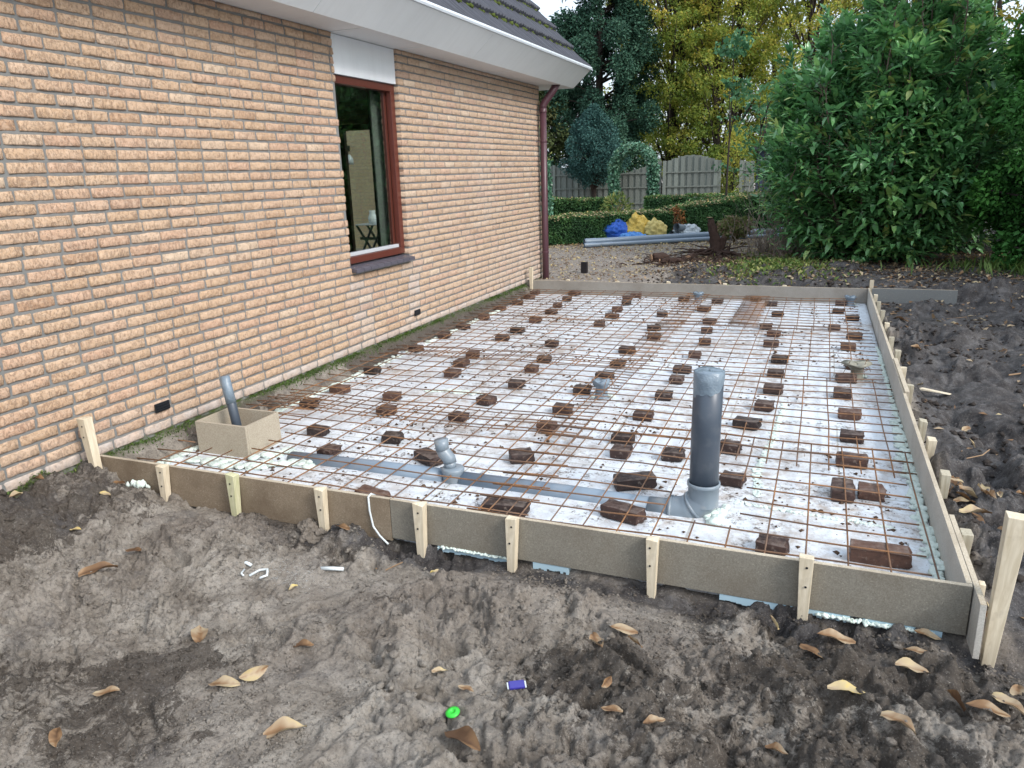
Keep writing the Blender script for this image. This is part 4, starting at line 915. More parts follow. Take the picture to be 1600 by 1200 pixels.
LV = [(1.48, -1.20, .11, .42, .5, 'broad tan leaf alone on grey mud in the lower left'),
 (1.82, -1.06, .13, .25, .5, 'tan leaf lying flat, lower of a touching pair at the lower left'), (1.86, -.975, .12, 1.1, .55, 'tan leaf standing up, upper of a touching pair at the lower left'),
 (1.56, -1.42, .09, 2.4, .3, 'light brown curled leaf at the bottom left corner of the view'), (.92, -.74, .17, 1.0, .22, 'large limp brown leaf on the mound at the left'),
 (1.52, -.85, .14, 2.3, .38, 'long pale brown leaf in a hollow left of centre'), (.93, -.58, .10, .1, .12, 'rust brown leaf on the left mound, facing the board'),
 (2.12, -1.15, .15, .6, .55, 'folded straw-coloured leaf near the bottom edge, left of the green disc'), (.30, -.10, .09, .4, .10, 'rust-coloured leaf just before the brown front board'),
 (.42, -.27, .08, .1, .75, 'small pale yellow leaf below the brown front board'), (.50, -.50, .07, .3, .98, 'small yellow-green leaf on dark clods at the left'),
 (.17, -.50, .10, 1.5, .5, 'orange-tan leaf near the mossy foot of the wall'), (1.93, -.81, .09, .3, .15, 'dull brown leaf half pressed into the mud left of centre'),
 (.10, -.35, .08, .2, .1, 'dark rust leaf close to the mossy foot of the wall'), (1.65, -.50, .05, 1.2, .95, 'tiny yellow-green leaf beside the white plastic scraps'),
 (2.40, -.74, .065, .5, .66, 'small orange-yellow leaf in the middle of the mud'), (2.52, -.80, .07, -.1, .48, 'small pale tan leaf below the orange-yellow one'),
 (2.91, -.38, .12, .1, .36, 'flat tan leaf on smooth sand right of centre'), (2.94, -.73, .07, 1.3, .3, 'brown oval leaf standing in sand right of the blue packet'),
 (2.99, -.85, .08, 0., .4, 'small dry tan leaf near the bottom edge, right of centre'), (3.11, -.86, .08, .6, .35, 'crumpled leaf at the bottom edge, right of centre'),
 (2.63, -1.05, .16, -.3, .05, 'large dark mauve-brown leaf at the bottom edge below the green disc'), (2.87, -.58, .10, 2.2, .3, 'thin curled brown leaf right of the blue packet'),
 (2.97, -.49, .08, 2.6, .3, 'curled upright tan leaf below the fourth front stake'), (2.12, -.23, .05, 1.0, .85, 'tiny yellow leaf below the front board near mid length'),
 (1.62, -.12, .11, -.2, .12, 'rusty leaf at the foot of the front board under the white cord'), (3.37, -.15, .11, 1.9, .62, 'ochre leaf standing on edge left of the last front stake'),
 (3.57, -.21, .15, .15, .33, 'large orange-brown leaf lying flat in front of the corner board'), (3.50, -.26, .11, -.6, .30, 'dull brown leaf tucked behind the large orange-brown one'),
 (3.59, -.55, .13, .1, .78, 'bright yellow-brown leaf at the lower right'), (3.78, -.31, .12, .0, .5, 'long pale tan leaf on dark sand at the right'),
 (3.71, -.66, .12, -.6, .48, 'tan leaf cut by the bottom edge at the lower right'), (3.99, -.47, .12, -.7, .6, 'yellow-tan leaf at the far lower right'),
 (3.94, -.50, .13, -.1, .28, 'brown leaf with a greenish tint at the far lower right'), (3.85, -.06, .10, -.1, .45, 'pale leaf lying under the front right corner of the board'),
 (3.93, .0, .09, .2, .66, 'amber leaf between the corner board and the tall free stake'), (3.80, -.22, .09, -.2, .3, 'light brown leaf halfway between the corner board and the bright yellow-brown leaf'),
 (3.87, -.44, .11, 1.9, .05, 'dark brown leaf standing upright at the lower right'), (3.42, -.76, .08, -.3, .35, 'small tan leaf at the bottom edge below the last front stake')]
for i, (x, y, L, rz, v, lab) in enumerate(LV):
    o = mobj('fallen_leaf', leafmesh(L, L*.40, v, ms_.uniform(.3, .9), i)); o.location = (x, y, gtop(x, y, L*.3)+.001)
    o.rotation_euler = (ms_.uniform(-.15, .15)+(1.1 if 'standing' in lab or 'upright' in lab else 0), ms_.uniform(-.15, .15), rz)
    if 'standing' in lab or 'upright' in lab: o.location.z += .02
    tag(o, lab, 'leaf', 'dead leaves on the mud')
r_ = random.Random(21)
proto = [leafmesh(.11, .042, v, c_, 50+k) for k, (v, c_) in enumerate(((.3, .9), (.45, .5), (.55, .8), (.2, .6)))]
for i in range(60):
    if i < 34: x = 4.0+abs(r_.gauss(0, .22)); y = r_.uniform(-.55, 1.3)
    else: x = r_.uniform(4.1, 6.2); y = r_.uniform(.6, 6.0)
    if x < 4.05 and y > -.1: x += .08
    o = mobj('fallen_leaf', proto[i % 4]); o.location = (x, y, gz(x, y)+.008); s = r_.uniform(.6, 1.25); o.scale = (s, s, s)
    o.rotation_euler = (r_.uniform(-.7, .7), r_.uniform(-.4, .4), r_.uniform(0, 6.28))
    if i < 34: tag(o, 'dry tan leaf in the litter round the tall free stake at the corner', 'leaf', 'leaf litter by the corner stake')
    else: tag(o, 'dry leaf scattered on the dark soil to the right of the slab', 'leaf', 'leaves on the dark soil right of the slab')
# bits on the mud
gd = MB().lathe([(.0, .004), (.012, .005), (.013, .009), (.020, .009), (.034, .005), (.035, .002), (.033, .0)], (0, 0, 0), 24).build('plastic_disc', simple('bright_green_plastic', (.04, .55, .05), .4, .4, .05), smooth=True)
gd.location = (2.53, -.91, gtop(2.53, -.91, .03)-.002); gd.rotation_euler = (.15, -.1, 0); gd.scale = (.62, .62, .8); tag(gd, 'bright green plastic disc lying on the mud', 'disc')
bl = empty('snack_packet', (2.66, -.73, gtop(2.66, -.73, .035)+.001), 'small shiny blue plastic packet lying on the mud', 'packet'); bl.rotation_euler = (.1, 0, .5); bl.scale = (.78, .8, .9)
MB().box(-.032, .032, -.020, .020, 0, .012).build('packet', simple('violet_plastic', (.045, .04, .28), .25, .5, .2), bl, bevel=.005)
MB().box(-.038, -.0325, -.017, .017, .004, .007).build('end_seam', M['film_w'], bl); MB().box(.0325, .038, -.017, .017, .004, .007).build('end_seam', M['film_w'], bl)
def scrap(x, y, pts, r__, lab):
    z = gz(x, y); mb = MB().tube([(p[0], p[1], .006+p[2]) for p in pts], r__, 6); o = mb.build('plastic_scrap', M['film_w'], smooth=True); o.location = (x, y, z+.004); tag(o, lab, 'scrap', 'white plastic scraps on the mud')
scrap(1.39, -.45, [(-.05, .0, 0), (-.01, .005, .004), (.02, 0, 0)], .007, 'short straight white plastic scrap on the mud at the left')
scrap(1.46, -.47, [(-.02, -.03, 0), (.0, .01, .008), (.03, .02, .01), (.05, -.01, .004), (.03, -.03, 0)], .005, 'looped white plastic strip on the mud at the left')
scrap(1.42, -.50, [(-.02, .02, 0), (-.01, -.01, 0), (.01, -.02, 0)], .004, 'small bent white plastic strip below the loop')
scrap(1.71, -.33, [(-.05, -.01, 0), (0, .0, .003), (.045, .012, .002)], .008, 'straight white plastic scrap nearer the front stakes')
def f_eps(r_, n):
    x = r_.normal(1.55, .11, n); y = r_.normal(-.42, .05, n); return np.stack([x, y, ground_h(x, y)+.001], -1)
crumbs('foam_beads', 900, f_eps, M['film_w'], .0008, .0018, 'white foam beads sprinkled on the mud between the plastic scraps', 8, 'beads')
for (x, y, a, L, lab) in ((1.90, -.24, .9, .10, 'short straw stalk sticking out of the mud before the front board'), (1.84, -.22, -.4, .09, 'short straw stalk lying flat before the front board')):
    o = MB().tube([(0, 0, 0), (L*math.cos(a), L*math.sin(a)*.4, .03 if a > 0 else .004)], .003, 5).build('straw', M['twig']); o.location = (x, y, gz(x, y)+.003); tag(o, lab, 'straw')
r_ = random.Random(77)
tw = MB()
for i in range(70):
    x = r_.uniform(4.1, 6.6); y = r_.uniform(.2, 8.5); a = r_.uniform(0, 6.28); L = r_.uniform(.05, .22); z = gz(x, y)
    tw.tube([(x, y, z+.005), (x+L*.5*math.cos(a), y+L*.5*math.sin(a), z+.015), (x+L*math.cos(a+.3), y+L*math.sin(a+.3), z+.012)], r_.uniform(.0015, .004), 5)
tag(tw.build('twig_litter', M['twig']), 'thin twigs and stalks strewn over the dark soil at the right', 'twigs', kind='stuff')
for i, (x, y, a, L, lab) in enumerate(((4.75, 1.75, .35, .55, 'long tan cane lying on the dark soil at the right edge'), (4.80, 3.35, .1, .5, 'long tan cane on the dark soil farther back'), (4.72, 3.42, -.5, .3, 'short cane crossing the farther long cane'))):
    z = gz(x, y)+.03; o = MB().tube([(0, 0, .0), (L*.5*math.cos(a), -L*.5*math.sin(a), .01), (L*math.cos(a), -L*math.sin(a), .02)], .006, 6).build('cane', M['twig']); o.location = (x, y, z); tag(o, lab, 'cane')
ch = MB().box(-.09, .09, -.014, .014, 0, .012, jit=.005).build('wood_chip', M['pine']); ch.location = (4.22, 2.95, gz(4.22, 2.95)+.02); ch.rotation_euler = (.1, 0, -.45); tag(ch, 'split pale wood splinter on the dark soil beside the right-hand board', 'wood splinter')
cl = MB(); blob(cl, (0, 0, .05), .055); blob(cl, (.06, .0, .03), .04); blob(cl, (-.05, .02, .03), .05); blob(cl, (.02, -.03, .01), .06)
co_ = cl.build('soil_clod', M['crumb'], smooth=False); co_.location = (1.40, -.055, gz(1.4, -.06)-.005); s2_ = co_.modifiers.new('s', 'SUBSURF'); s2_.render_levels = 2; dt = bpy.data.textures.new('clod', 'CLOUDS'); dt.noise_scale = .02; md = co_.modifiers.new('d', 'DISPLACE'); md.texture = dt; md.strength = .035
tag(co_, 'dark wet soil clod heaped against the front board left of a stake', 'clod')

# ================================================================== GARDEN
def norm(a): return a/(np.linalg.norm(a, axis=-1, keepdims=True)+1e-9)
def leaves(name, P, Dr, Nn, L, W, v, mat, parent=None, fold=.15, droop=.15, simple_=False):
    """P base points, Dr growth directions, Nn rough face normals, L, W per-leaf sizes, v colour value"""
    n = len(P); Dr = norm(Dr); S_ = norm(np.cross(Dr, Nn)); Nn = np.cross(S_, Dr)
    L = np.broadcast_to(L, n)[:, None]; W = np.broadcast_to(W, n)[:, None]
    if simple_:
        pts = [P, P+Dr*L*.5+S_*W*.5+Nn*W*fold, P+Dr*L-Nn*L*droop, P+Dr*L*.5-S_*W*.5+Nn*W*fold]
        V = np.stack(pts, 1).reshape(-1, 3); F = (np.array([[0, 1, 2, 3]])[None]+(np.arange(n)*4)[:, None, None]).reshape(-1, 4); k = 4
    else:
        a = P+Dr*L*.33; b = P+Dr*L*.70-Nn*L*droop*.4
        pts = [P, a, b, P+Dr*L-Nn*L*droop, a+S_*W*.5+Nn*W*fold, b+S_*W*.42+Nn*W*fold, a-S_*W*.5+Nn*W*fold, b-S_*W*.42+Nn*W*fold]
        V = np.stack(pts, 1).reshape(-1, 3); f = np.array([[0, 4, 1, 0], [0, 1, 6, 0]])
        F4 = np.array([[1, 4, 5, 2], [6, 1, 2, 7], [0, 6, 1, 4], [2, 5, 3, 7]])
        F = (F4[None]+(np.arange(n)*8)[:, None, None]).reshape(-1, 4); k = 8
    return mobj(name, make_mesh(name, V, F, (mat,), {'v': np.repeat(v, k)}, not simple_), parent)
def rdir(r_, n): return norm(r_.normal(0, 1, (n, 3)))

def trunk_tree(root, stems, mat=None, name='trunk'):
    mb = MB()
    for path, r0, r1 in stems:
        k = len(path); mb.tube(path, np.linspace(r0, r1, k), 9)
    return mb.build(name, mat or M['bark'], root, smooth=True)
def wobble(r_, p0, p1, n, amp):
    t_ = np.linspace(0, 1, n)[:, None]; P = np.array(p0)*(1-t_)+np.array(p1)*t_
    w_ = np.cumsum(r_.normal(0, amp, (n, 3)), 0); w_ -= w_[0]; w_[:, 2] *= .3; return P+w_*np.sin(t_*math.pi*.5)

def cypress(x, y, H, R, z0, mat, label, seed, nspray=3600, group=None, taper=.8, leaf=.17):
    """columnar conifer: sprays hanging off many short limbs"""
    r_ = np.random.default_rng(seed)
    root = empty('conifer_tree', (x, y, 0), label, 'conifer', group)
    limbs = [([(0, 0, -.1), (.02, 0, H*.5), (0, .02, H*.97)], .09*R, .02)]
    nl = 150
    cz = r_.uniform(z0, H*.98, nl); ca_ = r_.uniform(0, 6.28, nl)
    prof = lambda z: R*np.clip((1-((z-z0)/(H-z0))**2.2), .05, 1)*np.clip((z-z0+.35)/.9, .25+.45*(z0 < .3), 1)
    tips = []
    for z, a in zip(cz, ca_):
        rr = prof(z)*r_.uniform(.45, 1.08); tips.append((rr*math.cos(a), rr*math.sin(a), z, a))
        limbs.append(([(0, 0, z-.4), (rr*.5*math.cos(a), rr*.5*math.sin(a), z-.1), (rr*.9*math.cos(a), rr*.9*math.sin(a), z)], .03, .008))
    trunk_tree(root, limbs)
    tips = np.array(tips)
    k = r_.integers(0, nl, nspray*3); T_ = tips[k]
    off = rdir(r_, len(k))*np.array([.42, .42, .5])*R*.62*r_.uniform(.25, 1, (len(k), 1))**.5
    P = T_[:, :3]*np.array([.88, .88, 1])+off*.8
    rr = np.hypot(P[:, 0], P[:, 1]); lim = prof(np.clip(P[:, 2], z0, H*.98))*1.18
    keep = (rr < lim) & (P[:, 2] > z0-.15) & (P[:, 2] < H) & (rr > lim*.12); P = P[keep]; n = len(P); k = k[keep]
    out = norm(P*np.array([1, 1, 0])+1e-6); D_ = out*.8+rdir(r_, n)*.75+np.array([0, 0, -.25])
    cl = r_.uniform(0, 1, nl)[k]
    v = np.clip(.25+.35*(cl-.5)+.35*r_.uniform(0, 1, n)+.25*(fbm(P[:, 0]*1.3+P[:, 1]*1.3+seed, P[:, 2]*1.3, seed, 3)), 0, 1)
    Ls = r_.uniform(.5, 1.2, n)*leaf
    leaves('crown', P, D_, out+rdir(r_, n)*.8, Ls, Ls*.34, v, mat, root, .1, .15, False)
    return root
def broad(x, y, H, R, z0, mat, label, seed, nclump=150, per=150, group=None, leaf=.085, stems=1, flat=.45, cat='tree', name='leafy_tree', spread=(1, 1), lean=0.0, clump=.42):
    r_ = np.random.default_rng(seed); root = empty(name, (x, y, 0), label, cat, group)
    st = []; tops = []
    for s in range(stems):
        a = r_.uniform(0, 6.28); bx_ = .25*R*(stems > 1)*math.cos(a); by_ = .25*R*(stems > 1)*math.sin(a)
        P = wobble(r_, (bx_*.6, by_*.6, -.1), (bx_*2+lean, by_*2, H*.93), 9, .05*R*.5); st.append((P, .045*H**.8*.5/math.sqrt(stems)*(1 if H > 5 else .3)+.01, .02 if H > 5 else .006)); tops.append(P)
    C_ = []
    for c_ in range(nclump):
        P = tops[c_ % stems]; z = z0+(H-z0)*r_.uniform(0, 1)**.9; f = (z-z0)/(H-z0); env = R*math.sqrt(max(.03, 1-(2*f-.85)**2/1.6))
        j = min(len(P)-1, int(z/H*8)); a = r_.uniform(0, 6.28); rr = env*r_.uniform(.12, 1)**.6
        c = np.array([P[j][0]+rr*math.cos(a)*spread[0], P[j][1]+rr*math.sin(a)*spread[1], z]); C_.append(c)
        if c_ % 5 == 0: q_ = P[max(0, j-1)]; st.append((np.array([q_, (q_+c)/2+np.array([0, 0, .12*R]), c]), .016*R+.006, .005))
    trunk_tree(root, st)
    C_ = np.array(C_); k = np.repeat(np.arange(nclump), per); n = len(k)
    sz = r_.uniform(.6, 1.3, nclump)[k]*clump
    off = rdir(r_, n)*(r_.uniform(0, 1, (n, 1))**.45)*np.array([1, 1, flat])*sz[:, None]
    P = C_[k]+off; cl = r_.uniform(0, 1, nclump)[k]
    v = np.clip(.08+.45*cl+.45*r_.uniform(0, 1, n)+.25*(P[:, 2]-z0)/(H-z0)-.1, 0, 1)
    Ls = r_.uniform(.6, 1.25, n)*leaf
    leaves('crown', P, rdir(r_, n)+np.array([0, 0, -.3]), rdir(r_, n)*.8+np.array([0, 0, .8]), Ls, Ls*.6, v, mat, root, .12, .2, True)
    return root

# --- tall trees beyond and beside the fence
cypress(-3.45, 22.3, 10.5, 1.95, .9, M['conifer'], 'tall dense dark green conifer right of the roof end, behind the wooden fence', 1, 36000, leaf=.14)
cypress(-5.25, 21.6, 4.9, 1.25, .7, M['conifer_br'], 'thin olive-brown conifer beside the drain pipe, left of the tall dark conifer', 2, 5200, leaf=.14)
cypress(-7.6, 23.5, 4.2, 1.7, .5, M['conifer'], 'lower dark conifer mostly hidden behind the end of the house', 3, 5000)
cypress(-2.75, 19.2, 3.15, 1.02, 1.0, M['conifer_b'], 'rounded blue-green conifer bush hanging over the fence left of the ivy arch', 4, 8000, taper=.5, leaf=.085)
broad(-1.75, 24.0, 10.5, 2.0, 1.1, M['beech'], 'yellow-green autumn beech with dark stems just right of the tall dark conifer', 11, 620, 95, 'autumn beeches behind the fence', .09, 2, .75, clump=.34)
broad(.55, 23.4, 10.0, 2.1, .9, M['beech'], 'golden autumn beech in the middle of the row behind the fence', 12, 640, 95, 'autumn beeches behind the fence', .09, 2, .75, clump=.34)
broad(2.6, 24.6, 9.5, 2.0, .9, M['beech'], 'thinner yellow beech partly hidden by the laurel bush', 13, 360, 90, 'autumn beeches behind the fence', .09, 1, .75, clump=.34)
broad(1.02, 20.2, 2.3, .42, .15, M['beech'], 'narrow yellow-brown beech bush between the fence end and the blue-grey shed', 14, 46, 110, None, .06, 1, .8, 'bush', 'beech_bush', clump=.26)
broad(2.1, 16.6, 3.1, .95, 1.2, M['sapling'], 'thin blue-green elder sapling standing in front of the shed', 15, 20, 26, None, .13, 2, .35, 'sapling', 'elder_sapling', clump=.34)
broad(1.35, 15.9, 4.2, .35, 3.0, M['sapling'], 'light spray of blue-green leaves on a slim stem left of the laurel', 16, 10, 40, None, .13, 1, .4, 'sapling', 'elder_sapling', clump=.28)
for i, (x, y, H, R_, lab) in enumerate(((-3.2, 33, 13, 3.4, 'far pale autumn tree seen through the gaps right of the tall conifer'), (1.6, 32, 13, 3.4, 'far tree seen through the golden beech'), (5.4, 30, 12, 3.2, 'far brownish tree above the left part of the laurel'), (9.5, 27, 12, 3.4, 'far tree behind the right part of the laurel'), (14, 24, 11, 3.2, 'far tree behind the green conifer hedge at the right'))):
    broad(x, y, H, R_, .4, M['mixed'], lab, 30+i, 150, 100, 'trees in the far background', .17, 2, .5, clump=.85)
# --- fence panels with curved tops, posts between
def fence_panel(xa_, xb_, y, fz, label):
    root = empty('fence_panel', ((xa_+xb_)/2, y, 0), label, 'fence', 'wooden fence panels at the back of the garden')
    mb = MB(); n = int((xb_-xa_)/.092)
    for i in range(n):
        x = xa_+(i+.5)*(xb_-xa_)/n-(xa_+xb_)/2; yy0 = -.012 if i % 2 else .016
        mb.box(x-.052, x+.052, yy0-.009, yy0+.009, .05, fz((i+.5)/n)+(.0 if i % 2 else .012), at=ms_.uniform(0, .5))
    mb.build('boards', M['fence'], root)
    rl = MB()
    for z in (.35, .80, 1.2): rl.box(-(xb_-xa_)/2, (xb_-xa_)/2, -.045, -.024, z, z+.035, at=.2)
    rl.build('rails', M['fence'], root)
    po = MB().box(-(xb_-xa_)/2-.05, -(xb_-xa_)/2+.03, -.06, .02, -.1, fz(0)+.04, at=.35).build('post', M['fence'], root)
FY = 20.0
fence_panel(-7.9, -6.15, FY, lambda t_: 1.5-.25*math.sin(math.pi*t_), 'fence panel at the far left, behind the drain pipe')
fence_panel(-6.05, -4.3, FY, lambda t_: 1.5-.25*math.sin(math.pi*t_), 'fence panel next to the drain pipe, dipping top edge')
fence_panel(-4.2, -2.45, FY, lambda t_: 1.48-.36*t_, 'dark fence panel sloping down below the blue-green conifer bush')
fence_panel(-2.35, -.95, FY, lambda t_: 1.12+.42*t_, 'fence panel seen through the ivy arch')
fence_panel(-.85, .72, FY, lambda t_: 1.50+.17*math.sin(math.pi*min(1, t_*1.05)), 'pale green-grey fence panel right of the ivy arch, with a domed top')
fence_panel(1.28, 1.62, FY, lambda t_: 1.45, 'narrow piece of fence between the beech bush and the shed')
# --- shed
sh = empty('garden_shed', (2.35, 20.4, 0), 'dark blue-grey wooden shed half hidden behind twigs', 'shed')
mb = MB()
for i in range(14): mb.box(-.70+i*.1, -.606+i*.1, 0-.002*(i % 2), .03, -.05, 1.72+.018*i)
for i in range(16): mb.box(-.72, -.70+.002*(i % 2), .03+i*.1, .124+i*.1, -.05, 1.74)
mb.build('wall', M['shed'], sh)
MB().add([(-.95, -.25, 1.72), (.9, -.25, 2.05), (.9, 1.7, 2.05), (-.95, 1.7, 1.72), (-.95, -.25, 1.80), (.9, -.25, 2.13), (.9, 1.7, 2.13), (-.95, 1.7, 1.80)], [(0, 3, 2, 1), (4, 5, 6, 7), (0, 1, 5, 4), (1, 2, 6, 5), (2, 3, 7, 6), (3, 0, 4, 7)]).build('roof', M['tile'], sh)

# --- clipped hedges
def hedge(pts, wd, h0, h1, label, seed, dens=2600, leaf=.05, cut=None):
    r_ = np.random.default_rng(seed); c0 = (pts[0][0], pts[0][1], 0); root = empty('clipped_hedge', c0, label, 'hedge', 'clipped yew hedges')
    V = []; F = []; PP = []; DD = []; NN = []
    pts = [np.array(p, float) for p in pts]; tot = sum(np.linalg.norm(b-a) for a, b in zip(pts[:-1], pts[1:])); acc = 0
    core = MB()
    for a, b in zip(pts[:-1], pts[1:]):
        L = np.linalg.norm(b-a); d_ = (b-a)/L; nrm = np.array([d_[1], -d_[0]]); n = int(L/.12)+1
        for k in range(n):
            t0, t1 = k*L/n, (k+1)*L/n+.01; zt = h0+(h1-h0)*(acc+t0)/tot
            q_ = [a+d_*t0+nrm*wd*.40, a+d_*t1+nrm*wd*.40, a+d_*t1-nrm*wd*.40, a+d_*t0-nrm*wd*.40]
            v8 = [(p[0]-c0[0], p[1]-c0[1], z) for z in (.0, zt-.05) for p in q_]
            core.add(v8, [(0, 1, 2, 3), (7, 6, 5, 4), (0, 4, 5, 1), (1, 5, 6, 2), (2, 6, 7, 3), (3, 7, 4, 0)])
        area = L*(2*h1+wd); m_ = int(area*dens); t_ = r_.uniform(0, L, m_); zt = h0+(h1-h0)*(acc+t_)/tot; s = r_.uniform(0, 1, m_)*(2*zt+wd)
        side = np.where(s < zt, 0, np.where(s < zt+wd, 1, 2)); u_ = np.where(side == 0, wd/2, np.where(side == 1, wd/2-(s-zt), -wd/2)); z = np.where(side == 0, s, np.where(side == 1, zt, s-zt-wd))
        edge = (side == 1) & (np.abs(u_) > wd*.42); z = z-edge*.02
        bmp = .05*fbm(t_*3.5+seed, z*5+u_*4, seed, 3)+r_.normal(0, .013, m_)
        n3 = np.stack([np.where(side == 0, nrm[0], np.where(side == 2, -nrm[0], 0)), np.where(side == 0, nrm[1], np.where(side == 2, -nrm[1], 0)), (side == 1)*1.0], -1)
        P = np.stack([a[0]+d_[0]*t_+nrm[0]*u_-c0[0], a[1]+d_[1]*t_+nrm[1]*u_-c0[1], z], -1)+n3*bmp[:, None]-n3*.01
        PP.append(P); NN.append(n3); acc += L
    core.build('dark_core', M['dkcore'], root)  # solid near-black boxes added so the leaf shell is not see-through
    P = np.concatenate(PP); N3 = np.concatenate(NN); n = len(P)
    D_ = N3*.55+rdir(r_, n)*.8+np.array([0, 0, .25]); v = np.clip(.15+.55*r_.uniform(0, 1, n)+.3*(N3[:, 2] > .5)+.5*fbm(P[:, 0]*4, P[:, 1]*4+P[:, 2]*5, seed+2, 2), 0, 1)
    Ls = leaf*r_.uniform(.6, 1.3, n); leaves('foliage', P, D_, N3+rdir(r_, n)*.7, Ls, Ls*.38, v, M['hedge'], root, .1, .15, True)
    top = N3[:, 2] > .5; k = r_.random(n) < .27; Pt = P[top & k]+np.array([0, 0, .022]); m2 = len(Pt)
    lv = leaves('leaf_layer', Pt, rdir(r_, m2)*np.array([1, 1, .25]), rdir(r_, m2)*.5+np.array([0, 0, 1]), r_.uniform(.04, .075, m2), r_.uniform(.03, .045, m2), r_.uniform(.45, 1, m2), M['litter'], root, .1, .1, True)
    lv['kind'] = 'stuff'
    return root
hedge([(-2.6, 10.75), (-.55, 12.1), (.55, 12.95)], .55, .50, .52, 'low clipped hedge directly behind the coloured bags', 1, 4200, .045)
hedge([(.55, 13.25), (1.5, 14.0), (2.75, 14.9)], .60, .56, .84, 'taller clipped hedge rising to the right behind the tree stump', 2, 4000, .05)
hedge([(-5.2, 17.0), (-1.75, 17.1)], .5, .62, .62, 'far clipped hedge left of the ivy arch', 3, 2600, .06)
hedge([(-.75, 16.9), (2.4, 17.2)], .5, .64, .66, 'far clipped hedge right of the ivy arch, below the pale fence panel', 4, 2600, .06)
# --- ivy arches
def arch(cx_, y, wd, H, r_t, label, seed, leaf=.065, dens=5200, rz=0):
    r_ = np.random.default_rng(seed); root = empty('ivy_arch', (cx_, y, 0), label, 'ivy arch', 'ivy-covered garden arches'); root.rotation_euler.z = rz
    n = 60; t_ = np.linspace(0, 1, n); R_ = wd/2; leg = H-R_; tot = 2*leg+math.pi*R_; s = t_*tot
    x = np.where(s < leg, -R_, np.where(s > leg+math.pi*R_, R_, -R_*np.cos((s-leg)/R_))); z = np.where(s < leg, s, np.where(s > leg+math.pi*R_, tot-s, leg+R_*np.sin(np.clip((s-leg)/R_, 0, math.pi))))
    path = np.stack([x, 0*x, z], -1); fr_ = MB()
    for dy in (-.17, .17): fr_.tube(path*np.array([.97, 1, .98])+np.array([0, dy, 0]), .012, 6)
    fr_.build('frame', M['black'], root)
    k = r_.integers(0, n, dens); C_ = path[k]; d_ = rdir(r_, dens); ns = 1+.35*fbm(k*.35, d_[:, 1]*2, seed, 3)
    P = C_+d_*np.array([r_t, .26, r_t])*ns[:, None]*r_.uniform(.6, 1.0, (dens, 1)); P = P[P[:, 2] > 0]; m_ = len(P); d_ = d_[:m_]
    v = np.clip(.1+.6*r_.uniform(0, 1, m_)+.25*(P[:, 2] > H*.75)*r_.uniform(0, 1, m_), 0, 1)
    Ls = leaf*r_.uniform(.6, 1.3, m_); leaves('ivy', P, rdir(r_, m_)+np.array([0, 0, -.7]), d_+rdir(r_, m_)*.6, Ls, Ls*.85, v, M['ivy'], root, .1, .1, True)
arch(-1.13, 17.25, 1.02, 1.88, .15, 'ivy-covered arch standing free between the two far hedges', 5, .07, 7600)
arch(-2.62, 13.0, 1.05, 1.9, .16, 'ivy-covered arch nearer the house, half hidden by the drain pipe', 6, .075, 6400, .15)
# --- small shrubs
def shrub(name, x, y, R_, H, mat, label, cat, seed, n=900, leaf=.05, z0=.03, asp=.5):
    r_ = np.random.default_rng(seed); root = empty(name, (x, y, 0), label, cat)
    st = []
    for i in range(9):
        a = r_.uniform(0, 6.28); rr = R_*r_.uniform(.3, .8); st.append(([(0, 0, -.03), (rr*.4*math.cos(a), rr*.4*math.sin(a), H*.5), (rr*math.cos(a), rr*math.sin(a), H*r_.uniform(.6, .95))], .008, .003))
    trunk_tree(root, st, M['twig'], 'stems')
    d_ = rdir(r_, n); P = d_*np.array([R_, R_, (H-z0)*.5])*r_.uniform(.35, 1.05, (n, 1))**.6*(1+.3*fbm(d_[:, 0]*3, d_[:, 2]*3, seed, 2))[:, None]+np.array([0, 0, (H+z0)*.5])
    Ls = leaf*r_.uniform(.6, 1.3, n); leaves('foliage', P, d_+rdir(r_, n)*.8, rdir(r_, n)*.7+np.array([0, 0, .7]), Ls, Ls*asp, r_.uniform(0, 1, n), mat, root, .1, .1, True)
shrub('red_shrub', .72, 12.95, .19, .60, M['red_shrub'], 'small rust-red shrub where the two near hedges meet', 'shrub', 41, 900, .045)
shrub('hydrangea', 1.98, 11.9, .33, .46, M['hydr'], 'faded hydrangea with pinkish flower heads just behind the tree stump', 'shrub', 42, 1500, .06, .1, .8)
shrub('fern', -1.35, 16.5, .35, .75, M['weed'], 'fresh green fern at the foot of the left leg of the free ivy arch', 'fern', 43, 700, .12, .1, .25)
shrub('green_bush', -5.4, 13.6, 1.5, 3.4, M['weed'], 'bright green bush beside the garden wing, seen only through the window', 'bush', 44, 5000, .09)
shrub('green_bush', -3.7, 15.6, .8, 2.6, M['weed'], 'narrow green bush behind the garden wing', 'bush', 45, 3000, .09)
# --- long pipes, bags
def lpipe(p0, p1, r__, lab, col_='pvc_y'):
    mb = MB(); p0 = np.array(p0); p1 = np.array(p1); d_ = (p1-p0)/np.linalg.norm(p1-p0); a = np.linspace(0, 2*math.pi, 20, endpoint=False)
    mb.tube([p0, (p0+p1)/2, p1], r__, 20, False); mb.tube([p1, p0], r__*.9, 20, False); mb.tube([p0+d_*.02, p0+d_*.22], r__*1.10, 20, False); mb.tube([p0-d_*.001, p0+d_*.0], r__*1.1, 20, False)
    return tag(mb.build('long_pipe', M[col_], smooth=True), lab, 'pipe', 'long grey pipes lying in the yard')
lpipe((-.60, 11.02, .085), (2.95, 13.55, .11), .055, 'thicker long grey pipe lying across the yard behind the stump, upper one')
lpipe((-.58, 10.93, .03), (2.98, 13.40, .03), .038, 'thinner long grey pipe on the gravel along the front of the thicker one')
